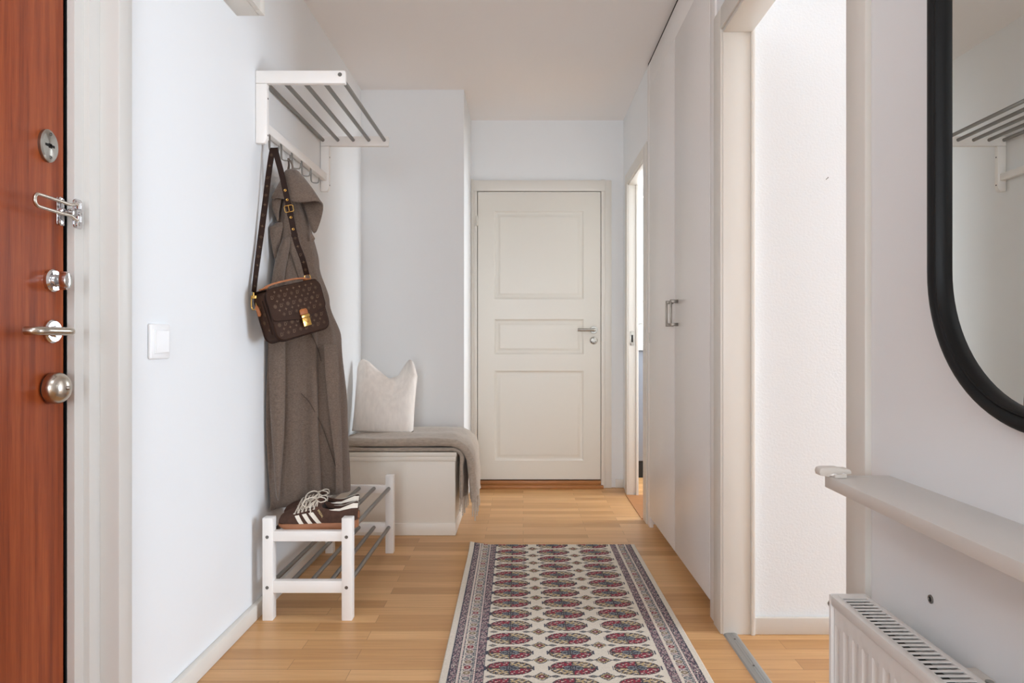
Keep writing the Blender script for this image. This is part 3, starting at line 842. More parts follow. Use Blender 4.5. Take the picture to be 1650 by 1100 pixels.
def motifs(bm, inside, place, pitch=.0265, s=.0090, mi=1, x0=-.12, x1=.12, z0=-.1, z1=.1):
    rows = int((z1 - z0) / (pitch * .62)) + 1
    for rI in range(rows):
        zc = z0 + rI * pitch * .62
        for cI in range(int((x1 - x0) / pitch) + 2):
            xc = x0 + (cI + (.5 if rI % 2 else 0)) * pitch
            if not inside(xc, zc): continue
            kind = (0 if cI % 2 == 0 else 2) if rI % 4 == 0 else (1 if rI % 2 else (3 if cI % 2 == 0 else 0))
            sc = s * (.72 if kind == 1 else (1.0 if kind == 0 else .8))
            for poly in mono(kind, xc, zc, sc):
                try:
                    f = bm.faces.new([bm.verts.new(place(x, z)) for x, z in poly]); f.material_index = mi
                except ValueError: pass

# body with rounded corners, slightly pillowed
ol = rrect(BW, BH, [.030, .034, .034, .030], 7)
bm = B(); rings = []
for (y, k) in ((0.0, .955), (.004, .985), (.010, 1.0), (BD - .01, 1.0), (BD - .004, .985), (BD, .955)):
    rings.append([L(x * k, y, z * k) for x, z in ol])
loft(bm, rings)
motifs(bm, lambda x, z: abs(x) < BW / 2 - .016 and abs(z) < BH / 2 - .014 and z < .005 - .0 * x, lambda x, z: L(x, -.0006, z))
# motifs on the gusset that shows on the left
for i, zc in enumerate((.040, .012, -.016, -.044)):
    for poly in mono((1, 0, 2, 1)[i], .030 if i % 2 else .046, zc, .0075):
        f = bm.faces.new([bm.verts.new(L(-BW / 2 - .0006, x, z)) for x, z in poly]); f.material_index = 1
body = link('bag_body', bm, ['leather', 'mono'], bag, 40)
# piping round the front and back edge and a gusset fold
for nm, y, k in (('piping', .006, .997), ('piping', BD - .006, .997)):
    bm = tube(B(), [L(x * k, y, z * k) for x, z in ol], .0032, 8, closed=True); link(nm, bm, 'leather2', body, True)
bm = tube(B(), [L(-BW / 2 - .0005, .020, .06), L(-BW / 2 - .001, .020, 0), L(-BW / 2 - .0005, .020, -.06)], .0022, 8); link('gusset_fold', bm, 'leather2', body, True)
# flap: over the top edge, slanting down to the clasp
cxp = .012
fl = [(-BW / 2 + .002, BH / 2 - .034)] 
top = [(x, z) for x, z in ol if z > BH / 2 - .035]
def arc(cx, cz, r, a0, a1, n=7): return [(cx + r * math.cos(math.radians(a0 + (a1 - a0) * i / n)), cz + r * math.sin(math.radians(a0 + (a1 - a0) * i / n))) for i in range(n + 1)]
flp = arc(-.0975, .0, .019, 180, 258) + [(cxp - .012, -.034), (cxp + .016, -.034)] + arc(.0975, .003, .019, 284, 360) + arc(.0865, .0625, .031, 0, 90) + arc(-.0865, .0625, .031, 90, 180)
bm = B(); rings = []
for y, k in ((-.0012, 1.0), (-.0052, 1.0), (-.0062, .985)):
    rings.append([L(x * k, y, (z - .03) * k + .03) for x, z in flp])
loft(bm, rings)
# the flap wraps over the top to the back
rings = []
for (y, z) in ((-.0055, .089), (-.003, .0945), (.004, .0965), (.03, .0970), (BD - .004, .0965), (BD + .003, .0925), (BD + .004, .07)):
    hw_ = .104 if z > .094 else .108
    rings.append([L(-hw_, y, z), L(0, y, z + .0008), L(hw_, y, z), L(hw_, y + .0012, z - .003), L(0, y + .0012, z - .0025), L(-hw_, y + .0012, z - .003)])
loft(bm, rings)
def in_flap(x, z):
    if z > .085 or abs(x) > .104: return False
    lo = -.008 - .022 * (1 - min(1, abs(x - cxp) / .09))
    return z > lo + .014 or (z > lo + .008 and abs(x - cxp) > .03)
motifs(bm, in_flap, lambda x, z: L(x, -.0068, z))
flap = link('flap', bm, ['leather', 'mono'], bag, 40)
link('flap_edge', tube(B(), [L(x * 1.001, -.0048, (z - .03) * 1.001 + .03) for x, z in flp], .0016, 8, closed=True), 'leather2', flap, True)
# clasp
bm = prism(B(), [L(cxp - .0165 + a, -.006, b) for a, b in ((0, -.020), (.033, -.020), (.033, -.005), (.029, 0), (.004, 0), (0, -.005))], BM_.to_3x3() @ Vector((0, -.004, 0)), .001)
link('clasp_tab', bm, 'tan', flap, 30)
cl = link('clasp', prism(B(), [L(cxp + a, -.004, -.048 + b) for a, b in rrect(.034, .030, .002, 3)], BM_.to_3x3() @ Vector((0, -.008, 0)), .0012), 'brass', bag, 30)
bm = prism(B(), [L(cxp + a, -.009, -.0265 + b) for a, b in rrect(.036, .012, .004, 4)], BM_.to_3x3() @ Vector((0, -.005, 0)), .0015)
link('clasp_bar', bm, 'brass', cl, 30)
bm = B()
tube(bm, [L(cxp - .010, -.0125, -.037), L(cxp + .003, -.0125, -.052)], .0008, 6); tube(bm, [L(cxp + .006, -.0125, -.044), L(cxp + .003, -.0125, -.052)], .0008, 6); tube(bm, [L(cxp - .008, -.0125, -.057), L(cxp - .008, -.0125, -.046)], .0008, 6)
link('clasp_engraving', bm, 'tan', cl)
# top handle in tan leather
hpts = cr([L(-.100, .030, .097), L(-.088, .030, .102), L(-.07, .030, .108), L(-.03, .030, .1115), (L(.03, .030, .1115)), L(.07, .030, .108), L(.088, .030, .102), L(.100, .030, .097)], 5)
hd = link('top_handle', ribbon(B(), hpts, BM_.to_3x3() @ Vector((0, 1, 0)), [.012] * len(hpts), .006), 'tan', bag, 40)
for s in (-1, 1):
    bm = prism(B(), [L(s * .094 - .012, .020, .098), L(s * .094 + .012, .020, .098), L(s * .094 + .012, .040, .098), L(s * .094 - .012, .040, .098)], BM_.to_3x3() @ Vector((0, 0, .004)), .001)
    link('handle_tab', bm, 'tan', hd, 30)
# rings and clip where the strap joins
dl, drr = L(-BW / 2 + .002, .045, .082), L(BW / 2 - .016, .040, .1015)
def ring(name, c, ax, r, tr, parent, ex=1.0, mat='brass'):
    ax = Vector(ax).normalized(); u = ax.cross(Vector((0, 0, 1))).normalized(); v = ax.cross(u)
    bm = tube(B(), [Vector(c) + u * (r * math.cos(2 * PI * i / 20)) + v * (r * ex * math.sin(2 * PI * i / 20)) for i in range(20)], tr, 8, closed=True)
    return link(name, bm, mat, parent, True)
cl_l = at(408, 486, 2.355); cl_l.x = max(cl_l.x, -.953)
ring('strap_ring', drr + Vector((.002, 0, .007)), (.3, -1, 0), .0105, .0017, bag)
bm = B(); prism(bm, [L(BW / 2 - .024, .028, .096), L(BW / 2 - .008, .028, .094), L(BW / 2 - .008, .054, .094), L(BW / 2 - .024, .054, .096)], BM_.to_3x3() @ Vector((0, 0, .006)), .0015); link('ring_mount', bm, 'brass', bag, 30)
c0 = at(409, 485, 2.335)
bm = B(); tube(bm, [c0 + Vector((0, 0, .030)), c0 + Vector((0, 0, .018))], [.0045, .0055], 12); prism(bm, [c0 + Vector((-.010, -.003, .008)), c0 + Vector((.010, -.003, .008)), c0 + Vector((.010, -.003, .020)), c0 + Vector((-.010, -.003, .020))], (0, .006, 0), .0015)
lp = [(-.0085, .010), (-.0085, -.020), (-.004, -.030), (.004, -.030), (.0085, -.020), (.0085, .010)]
tube(bm, [c0 + Vector((x, 0, z)) for x, z in lp], .0024, 8)
link('snap_hook', bm, 'brass', bag, 40)
bm = B(); q0 = at(411, 497, 2.325)
tube(bm, [q0 + Vector((.004, 0, .012)), q0 + Vector((.010, -.002, -.004))], .0012, 6)
tabp = [(0, .006), (.008, .010), (.014, 0), (.021, -.020), (.018, -.028), (.010, -.028), (.008, -.018)]
prism(bm, [q0 + Vector((x, -.003 + .2 * x, z)) for x, z in tabp], (.0, .004, 0), .001)
link('luggage_tag', bm, 'tan', bag, 30)

# shoulder strap over the hook
ptsL = [at(441, 243.5, 2.459), at(437.5, 249, 2.452), at(433, 280, 2.440), at(427, 330, 2.420), at(419, 390, 2.392), at(412.5, 440, 2.358), at(409, 474, 2.336)]
ptsL[0] = Vector((-.918, 2.463, 1.6985)); ptsL[1] = Vector((-.9215, 2.4485, 1.693))
ptsL[-1] = c0 + Vector((0, 0, .030))
wdL = [Vector((1, .35, 0)), Vector((1, .1, .1)), Vector((1, 0, .1)), Vector((1, .1, .05)), Vector((.75, .8, 0)), Vector((.42, 1, 0)), Vector((.30, 1, 0))]
ptsL = [Vector((max(p.x, -.952), p.y, p.z)) for p in ptsL]
n_ = 7
PL = cr(ptsL, n_); WLd = cr(wdL, n_)
def mono_strap(bm, P, Wd, step=.032, off=.0022):
    acc = 0; k = 0
    for i in range(1, len(P) - 1):
        acc += (P[i] - P[i - 1]).length
        if acc > step:
            acc = 0; k += 1
            t = (P[i + 1] - P[i - 1]).normalized(); w_ = (Wd[i] - t * Wd[i].dot(t)).normalized(); nn = w_.cross(t).normalized()
            if nn.y > 0: nn = -nn
            for poly in mono((1, 3, 1, 0)[k % 4], 0, 0, .0068):
                f = bm.faces.new([bm.verts.new(P[i] + w_ * x - t * z + nn * off) for x, z in poly]); f.material_index = 1
bm = ribbon(B(), PL, WLd, .0205, .0032); mono_strap(bm, PL, WLd)
st = link('shoulder_strap', bm, ['leather2', 'mono'], bag, 40)
ptsR = [at(441, 243.5, 2.459), at(447, 249, 2.455), at(455, 285, 2.452), at(463, 322, 2.452), at(470, 355, 2.453), at(477, 388, 2.455), at(488, 418, 2.462), at(500.5, 443, 2.468)]
ptsR[0] = Vector((-.913, 2.463, 1.6985)); ptsR[1] = Vector((-.911, 2.4475, 1.693))
ptsR[-1] = drr + Vector((0, -.002, .016))
PR = cr(ptsR, n_); WR = [Vector((1, .1, .12))] * len(PR)
bm = ribbon(B(), PR, WR, .0205, .0034); mono_strap(bm, PR[int(len(PR) * .62):], WR[int(len(PR) * .62):], .024)
link('strap_front', bm, ['leather2', 'mono'], bag, 40)
# keepers, eyelets and buckle
def on_strap(py):
    best = min(range(len(PR)), key=lambda i: abs(CY - (PR[i].z - EYE) * F / PR[i].y - py))
    i = max(1, min(len(PR) - 2, best)); t = (PR[i + 1] - PR[i - 1]).normalized(); w_ = (WR[i] - t * WR[i].dot(t)).normalized(); nn = w_.cross(t).normalized()
    if nn.y > 0: nn = -nn
    return PR[i], t, w_, nn
for py in (306, 321.5, 352, 367):
    p, t_, w_, nn = on_strap(py)
    bm = tube(B(), [p + nn * .0022 + w_ * (.0036 * math.cos(2 * PI * j / 14)) + t_ * (.0036 * math.sin(2 * PI * j / 14)) for j in range(14)], .0013, 6, closed=True); link('eyelet', bm, 'brass', st, True)
p, t_, w_, nn = on_strap(337)
bk = [(-.0145, -.011), (.0145, -.011), (.0155, .012), (-.0155, .012)]
bk = cr([p + nn * .004 + w_ * x + t_ * z for x, z in rrect(.031, .024, .005, 3)], 1, True)
bm = tube(B(), bk, .0018, 8, closed=True); tube(bm, [p + nn * .0055 - t_ * .012, p + nn * .0065 + t_ * .010], .0015, 8)
link('buckle', bm, 'brass', st, True)
for py in (333, 345, 377):
    p, t_, w_, nn = on_strap(py)
    bm = B(); ribbon(bm, [p - t_ * .0045 + nn * .001, p + t_ * .0045 + nn * .001], w_, .0235, .0066); link('strap_keeper', bm, 'leather2', st)
# ================================================================== COAT
coat = thing('wool_coat', 'long taupe wool coat with a wide hood hanging behind the shoulder bag', 'coat', (-.86, 2.65, .37))
def coat_section(z):
    """closed outline at height z, from the wall side nearest the viewer round the front."""
    K = {
        1.58: [(-.935, 2.575), (-.922, 2.56), (-.905, 2.56), (-.890, 2.565), (-.882, 2.585), (-.89, 2.61), (-.915, 2.62), (-.935, 2.61)],
        1.46: [(-.948, 2.570), (-.925, 2.555), (-.895, 2.545), (-.865, 2.57), (-.843, 2.625), (-.86, 2.68), (-.91, 2.70), (-.948, 2.66)],
        1.30: [(-.952, 2.560), (-.93, 2.552), (-.890, 2.565), (-.855, 2.595), (-.823, 2.645), (-.84, 2.72), (-.90, 2.75), (-.952, 2.70)],
        1.15: [(-.953, 2.555), (-.93, 2.550), (-.885, 2.580), (-.835, 2.620), (-.792, 2.665), (-.81, 2.75), (-.89, 2.78), (-.953, 2.73)],
        1.00: [(-.955, 2.510), (-.93, 2.520), (-.870, 2.565), (-.800, 2.605), (-.745, 2.655), (-.77, 2.76), (-.88, 2.80), (-.955, 2.74)],
        .70:  [(-.955, 2.498), (-.93, 2.510), (-.860, 2.548), (-.790, 2.580), (-.722, 2.640), (-.75, 2.77), (-.87, 2.82), (-.955, 2.74)],
        .36:  [(-.945, 2.520), (-.925, 2.528), (-.855, 2.568), (-.785, 2.605), (-.712, 2.665), (-.74, 2.78), (-.87, 2.83), (-.952, 2.74)]}
    ks = sorted(K, reverse=True)
    z_ = min(max(z, ks[-1]), ks[0])
    for a, b in zip(ks, ks[1:]):
        if z_ >= b:
            t = (a - z_) / (a - b); t = t * t * (3 - 2 * t)
            return [(p[0] * (1 - t) + q[0] * t, p[1] * (1 - t) + q[1] * t) for p, q in zip(K[a], K[b])]
NS = 12
rings = []
zs_ = [1.60 - (1.60 - .368) * i / 70 for i in range(71)]
for z in zs_:
    pts = cr([(x, y, 0) for x, y in coat_section(z)], NS, True)
    n = len(pts); cx = sum(p.x for p in pts) / n; cy = sum(p.y for p in pts) / n
    amp = .003 + .011 * sstep(1.5, .6, z)
    ring = []
    for j, p in enumerate(pts):
        u = j / n
        d = Vector((p.x - cx, p.y - cy, 0)).normalized()
        f = math.sin(u * 2 * PI * 5 + 1.1 + .9 * z) * .55 + math.sin(u * 2 * PI * 9 + 2.0 - 1.6 * z) * .35 + .5 * math.exp(-((u - .245 - .05 * (1 - z)) / .02) ** 2) * -1.6 + math.exp(-((u - .40 + .02 * z) / .018) ** 2) * -1.5
        q = p + d * (amp * f)
        q.x = max(q.x, -.957)
        zz = z
        if z < .6: zz = z - .016 * sstep(.6, .37, z) * math.cos((u - .02) * 2 * PI) + .005 * math.sin(u * 2 * PI * 3) * sstep(.6, .37, z)
        ring.append(Vector((q.x, q.y, zz)))
    rings.append(ring)
bm = loft(B(), rings)
bd = link('coat_body', bm, 'wool', coat, 'all')
def on_coat(px, py, off=.0016):
    """point of the coat surface seen from the standpoint through a picture point (search over the outline)."""
    best = None
    for i in range(len(rings) - 1):
        for j in range(0, NS * 5):
            p = rings[i][j]; ex = CX + F * p.x / p.y - px; ey = CY - F * (p.z - EYE) / p.y - py
            d = ex * ex + ey * ey
            if best is None or d < best[0]: best = (d, p)
    p = best[1]; c = Vector((EYE * 0, 0, EYE))
    return p + (Vector((.34, -.94, 0)) * off)
def seam(pp, name='seam', r=.0018):
    P = [on_coat(*p) for p in pp]
    # smooth the chain
    for _ in range(3): P = [P[0]] + [(P[i - 1] + P[i] * 2 + P[i + 1]) / 4 for i in range(1, len(P) - 1)] + [P[-1]]
    P = [p + Vector((.3, -.9, 0)) * .0030 for p in P]
    return link(name, tube(B(), cr(P, 3), r, 6), 'woolseam', bd, True)
def lin(a, b, n): return [(a[0] + (b[0] - a[0]) * i / n, a[1] + (b[1] - a[1]) * i / n) for i in range(n + 1)]
seam(lin((452, 388), (468, 408), 4) + lin((470, 414), (482, 450), 5))
seam(lin((486, 630), (512, 672), 6) + lin((514, 676), (541, 748), 8))
seam(lin((499, 534), (519, 578), 6))
# overlapping front panel: a second layer of cloth whose free edge falls on the right
def layer(name, prof, off, mat='wool', th=.008, parent=coat, x_clamp=True):
    """strip of cloth in front of the body: rows of (py, left px, right px, depth left, depth right)."""
    rows = []
    P = [Vector((a, 0, 0)) for a in range(len(prof))]
    for i in range(len(prof) - 1):
        for k in range(6):
            t = k / 6; a, b = prof[i], prof[i + 1]; rows.append([a[j] + (b[j] - a[j]) * t for j in range(5)])
    rows.append(list(prof[-1])); bm = B(); R_ = []
    for (py, l, r_, dl_, dr_) in rows:
        ring_f, ring_b = [], []
        for j in range(9):
            t = j / 8; px = l + (r_ - l) * t; d = dl_ + (dr_ - dl_) * t - off * math.sin(PI * t)
            p = at(px, py, d); p.x = max(p.x, -.958)
            ring_f.append(p); e = th * (.25 + .75 * math.sin(PI * min(1, max(0, t))) ** .5)
            ring_b.append(p + Vector((-.3 * e * .3, e, 0)))
        R_.append(ring_f + ring_b[::-1])
    return link(name, loft(bm, R_), mat, parent, 60)
layer('front_edge', [(545, 433.5, 459, 2.478, 2.485), (600, 433, 459.5, 2.474, 2.482), (660, 435, 459, 2.474, 2.480), (710, 438, 457, 2.476, 2.482), (750, 441.5, 454, 2.478, 2.484), (785, 443, 451.5, 2.480, 2.486), (800, 445, 451, 2.482, 2.488), (806, 447.5, 450, 2.484, 2.488)], .012)
layer('sleeve', [(382, 456, 468, 2.55, 2.555), (400, 449, 466, 2.53, 2.54), (430, 441, 460, 2.515, 2.535), (460, 436, 456, 2.50, 2.525), (500, 434, 455, 2.49, 2.52), (540, 433.5, 456, 2.485, 2.51)], .016, th=.03)
layer('lapel', [(358, 447, 455, 2.545, 2.55), (366, 434, 456, 2.515, 2.54), (380, 435.5, 453, 2.515, 2.54), (400, 438.5, 450, 2.52, 2.54), (416, 442, 448, 2.525, 2.54)], .004, th=.008)
layer('side_flap', [(555, 522, 543, 2.575, 2.60), (600, 524, 546.5, 2.570, 2.60), (650, 529, 548.5, 2.572, 2.60), (700, 535, 550, 2.58, 2.61), (750, 541, 551.5, 2.59, 2.62), (788, 541, 552, 2.60, 2.63), (793, 540, 551, 2.605, 2.63)], .008, th=.012)
layer('toggle_tab', [(376, 500, 503, 2.60, 2.61), (384, 501, 507.5, 2.60, 2.61), (390, 502, 505, 2.60, 2.61)], .002, th=.006)
# hood
apex_ring = [at(462, 279, 2.575), at(461, 277, 2.555), at(464, 275, 2.545), at(470, 274, 2.54), (at(476, 275, 2.545)), at(480, 278, 2.56), at(478, 278, 2.585), at(468, 277, 2.60)]
rim = [(449, 345, 2.56), (447, 357, 2.52), (441, 345, 2.515), (436.5, 332, 2.515), (437, 324, 2.512), (445, 318.5, 2.508), (458, 320.5, 2.502), (472, 324.5, 2.502), (490, 325.5, 2.515), (506, 324, 2.535), (515, 327, 2.555), (519.5, 334, 2.575), (518, 347, 2.59), (513.5, 362, 2.60), (508.5, 374, 2.60), (504, 375.5, 2.60), (500, 366, 2.605), (499, 352, 2.625)]
rimP = cr([at(*p) for p in rim], 5)
for p in rimP: p.x = max(p.x, -.957)
ap = cr(apex_ring, 8, False)
def resample(P, n):
    Ls_ = [0]
    for a, b in zip(P, P[1:]): Ls_.append(Ls_[-1] + (b - a).length)
    out = []; k = 0
    for i in range(n):
        s = Ls_[-1] * i / (n - 1)
        while k < len(P) - 2 and Ls_[k + 1] < s: k += 1
        t = (s - Ls_[k]) / max(1e-9, Ls_[k + 1] - Ls_[k]); out.append(P[k].lerp(P[k + 1], t))
    return out
NH = 60
# the apex outline runs from the left back over the front to the right back, like the rim does
A0 = resample(ap, NH); R0 = resample(rimP, NH)
hr = []
for i in range(23):
    t = i / 22
    row = []
    for j in range(NH):
        u = j / (NH - 1)
        p = A0[j].lerp(R0[j], t)
        bul = math.sin(PI * t) * (.016 + .012 * math.sin(PI * u))
        p = p + Vector((.34, -.94, .15)) * bul * .55
        p += Vector((.3, -.9, 0)) * (.0035 * math.sin(u * 19 + 2.2 * t) * math.sin(PI * t))
        # rolled edge at the rim
        if i >= 20: p += Vector((.1, .55, .10)) * (.004 * (i - 20))
        p.x = max(p.x, -.9585)
        row.append(p)
    hr.append(row)
hood = link('hood', loft(B(), hr, closed=False), 'wool', coat, 'all')
sm = hood.modifiers.new('thickness', 'SOLIDIFY'); sm.thickness = .006; sm.offset = 1
# hood back and inside between body and wall
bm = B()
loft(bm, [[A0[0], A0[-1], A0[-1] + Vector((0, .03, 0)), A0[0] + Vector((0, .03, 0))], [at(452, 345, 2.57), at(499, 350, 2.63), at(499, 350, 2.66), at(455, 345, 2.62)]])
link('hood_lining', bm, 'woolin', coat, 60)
# hanging loop on the second hook
lpP = cr([at(464, 277, 2.565), at(465.5, 266, 2.577), (-.9085, 2.579, 1.6985), at(471, 266, 2.574), at(471.5, 277, 2.55)], 5)
link('hanger_loop', ribbon(B(), lpP, (.2, 1, 0), .010, .003), 'wool', coat, True)

# ================================================================== BENCH
b = thing('storage_bench', 'white painted wooden storage bench in the alcove at the end of the left wall', 'bench', (-.655, 3.68, 0))
XB0, XB1, YB0, YB1 = XL + .004, -.348, 3.407, YB - .004
bm = B(); box(bm, XB0, XB1, YB0, YB1, .055, .378, .002); link('bench_body', bm, 'bench', b, 30)
bm = B(); box(bm, XB0, XB1 + .004, YB0 - .009, YB1, 0, .062, .003); link('bench_plinth', bm, 'bench', b, 30)
bm = B()
box(bm, XB0, XB1 + .004, YB0 - .006, YB1, .378, .402, .002); box(bm, XB0, XB1 + .008, YB0 - .008, YB0 + .014, .402, .424, .002)
box(bm, XB1 - .010, XB1 + .006, YB0 + .014, YB1, .402, .424, .002)
ld = link('bench_lid', bm, 'bench', b, 30)
bm = B(); box(bm, XB0, XB1 - .010, YB0 + .014, YB1, .402, .421, .001); link('seat_board', bm, 'benchwood', ld, 30)

# ================================================================== THROW
th = thing('throw_blanket', 'folded beige grey wool throw with fringe draped over the right end of the bench', 'blanket', (-.6, 3.6, .425))
def sweep_throw(name, path, y0, y1, thick, fr_len, seed):
    """cloth layer: thickness along the path normal, rounded front fold."""
    rnd = random.Random(seed)
    P = cr([(x, 0, z) for x, z in path], 10); rings = []; n = len(P)
    for i, p in enumerate(P):
        t = (P[min(i + 1, n - 1)] - P[max(i - 1, 0)]).normalized(); nn = Vector((-t.z, 0, t.x))
        if nn.z < 0 and abs(t.x) > .7: nn = -nn
        e = i / (n - 1); th_ = thick * (.45 + .55 * sstep(0, .05, e)) * (1 - .45 * sstep(.6, 1, e))
        yy0 = y0 + .02 * sstep(.55, 1, e) + .006 * math.sin(e * 9 + seed); yy1 = y1 - .10 * sstep(.5, 1, e)
        ring = []
        m = 26
        for j in range(m):
            s = j / (m - 1)
            y = yy0 + thick * .5 + (yy1 - yy0 - thick) * s
            hgt = th_ * .5 + .004 * math.sin(s * 13 + e * 5 + seed) * (1 - .3 * e) + .0025 * math.sin(e * 31 + s * 7)
            hgt += .010 * sstep(.55, 1, e) * math.sin(s * 2 * PI * 2.2 + seed)
            ring.append(p + nn * hgt + Vector((0, y, 0)))
        for k in range(1, 6):
            a = PI / 2 - PI * k / 6; ring.append(p + nn * (th_ * .5 * math.sin(a)) + Vector((0, yy1 - thick * .5 + thick * .5 * math.cos(a), 0)))
        for j in range(m):
            s = 1 - j / (m - 1); y = yy0 + thick * .5 + (yy1 - yy0 - thick) * s
            hgt = -th_ * .5 + .010 * sstep(.55, 1, e) * math.sin(s * 2 * PI * 2.2 + seed)
            ring.append(p + nn * hgt + Vector((0, y, 0)))
        for k in range(1, 6):
            a = -PI / 2 - PI * k / 6; ring.append(p + nn * (th_ * .5 * math.sin(a)) + Vector((0, yy0 + thick * .5 + thick * .5 * math.cos(a), 0)))
        rings.append(ring)
    lay = link(name, loft(B(), rings), 'throw', th, 'all')
    last = rings[-1]; tot = 15
    bm = B()
    for k in range(tot):
        j = int((k + .5) / tot * 26); p = last[j].lerp(last[26 + 5 + 25 - j], .25 + .5 * rnd.random())
        L_ = fr_len * (.8 + .35 * rnd.random()); dx = .012 * (rnd.random() - .4); dy = .018 * (rnd.random() - .5)
        pts = cr([p + Vector((0, 0, .012)), p + Vector((dx * .3, dy * .3, -L_ * .35)), p + Vector((dx * 1.3, dy * 1.2, -L_ * .7)), p + Vector((dx, dy, -L_))], 4)
        m_ = len(pts); tube(bm, pts, [.0042 + .0022 * math.sin(i * 1.6 + k) ** 2 + (.001 if i < 3 else 0) - .002 * (i / m_) for i in range(m_)], 6)
    link('fringe', bm, 'fringe', lay, 50)
    return rings
sweep_throw('lower_fold', [(-.930, .4365), (-.80, .4365), (-.55, .4365), (-.385, .437), (-.345, .432), (-.318, .405), (-.317, .34), (-.318, .26), (-.316, .175)], 3.412, 3.85, .022, .085, 3)
sweep_throw('upper_fold', [(-.940, .468), (-.80, .470), (-.55, .472), (-.40, .474), (-.345, .466), (-.300, .438), (-.275, .385), (-.268, .31), (-.262, .235), (-.258, .165)], 3.402, 3.90, .042, .09, 8)

# ================================================================== CUSHION
cu = thing('cushion', 'pale beige linen cushion with a chopped top edge standing on the throw', 'cushion', (-.78, 3.66, .495))
def cush(u, v, side):
    """u -1..1 across, v 0..1 up; side -1 front, 1 back."""
    w = .170 + .006 * v - .004 * math.sin(PI * v) - .012 * sstep(.15, 0, v) * 0
    vall = .385
    kf = ((-1, .345), (-.93, .382), (-.80, .398), (-.60, .384), (-.30, .338), (.05, .290), (.34, .262), (.52, .280), (.72, .300), (.88, .318), (1, .300))
    kb = ((-1, .345), (-.93, .378), (-.80, .388), (-.60, .372), (-.30, .326), (.05, .285), (.34, .300), (.52, .352), (.72, .396), (.84, .384), (1, .300))
    kk = kf if side < 0 else kb
    for (p, q), (p2, q2) in zip(kk, kk[1:]):
        if u <= p2: top = q + (q2 - q) * (u - p) / (p2 - p); break
    z = v * top - .010 * (1 - u * u) * (1 - v) ** 3 * 0
    bulge = (max(0, 1 - abs(u) ** 2.6) ** .55) * (max(0, math.sin(PI * min(1, v * .93 + .06))) ** .55)
    crease = .35 * math.exp(-((u - .3) / .28) ** 2) * sstep(.55, 1, v)
    tk = .072 * bulge * (1 - crease)
    wr = .0032 * math.sin(7 * u + 5 * v + 1) * math.sin(10 * v + 2 * u) * bulge + .0025 * math.exp(-((v - .80 - .22 * u) / .03) ** 2)
    x = u * w + .008 * (1 - v) * (1 if u > 0 else -.4) * abs(u) ** 2
    y = side * (tk + wr) + .085 * v
    return x, y, z
bm = B(); G = {}
NU, NV = 34, 34
for side in (-1, 1):
    for i in range(NU + 1):
        for j in range(NV + 1):
            u, v = -1 + 2 * i / NU, j / NV
            x, y, z = cush(u, v, side)
            a = math.radians(-8)
            edge = i in (0, NU) or j == 0 or j == NV
            if edge and side == 1:
                # back panel shares the seam sides but keeps its own top corner line
                if j != NV: G[(side, i, j)] = G[(-1, i, j)]; continue
            G[(side, i, j)] = bm.verts.new((-.775 + x * math.cos(a) - y * math.sin(a), 3.655 + x * math.sin(a) + y * math.cos(a), .496 + z))
for side in (-1, 1):
    for i in range(NU):
        for j in range(NV):
            q = [G[(side, i, j)], G[(side, i + 1, j)], G[(side, i + 1, j + 1)], G[(side, i, j + 1)]]
            try: bm.faces.new(q)
            except ValueError: pass
for i in range(NU):
    try: bm.faces.new([G[(-1, i, NV)], G[(-1, i + 1, NV)], G[(1, i + 1, NV)], G[(1, i, NV)]])
    except ValueError: pass
link('cushion_cover', bm, 'linen', cu, 'all')

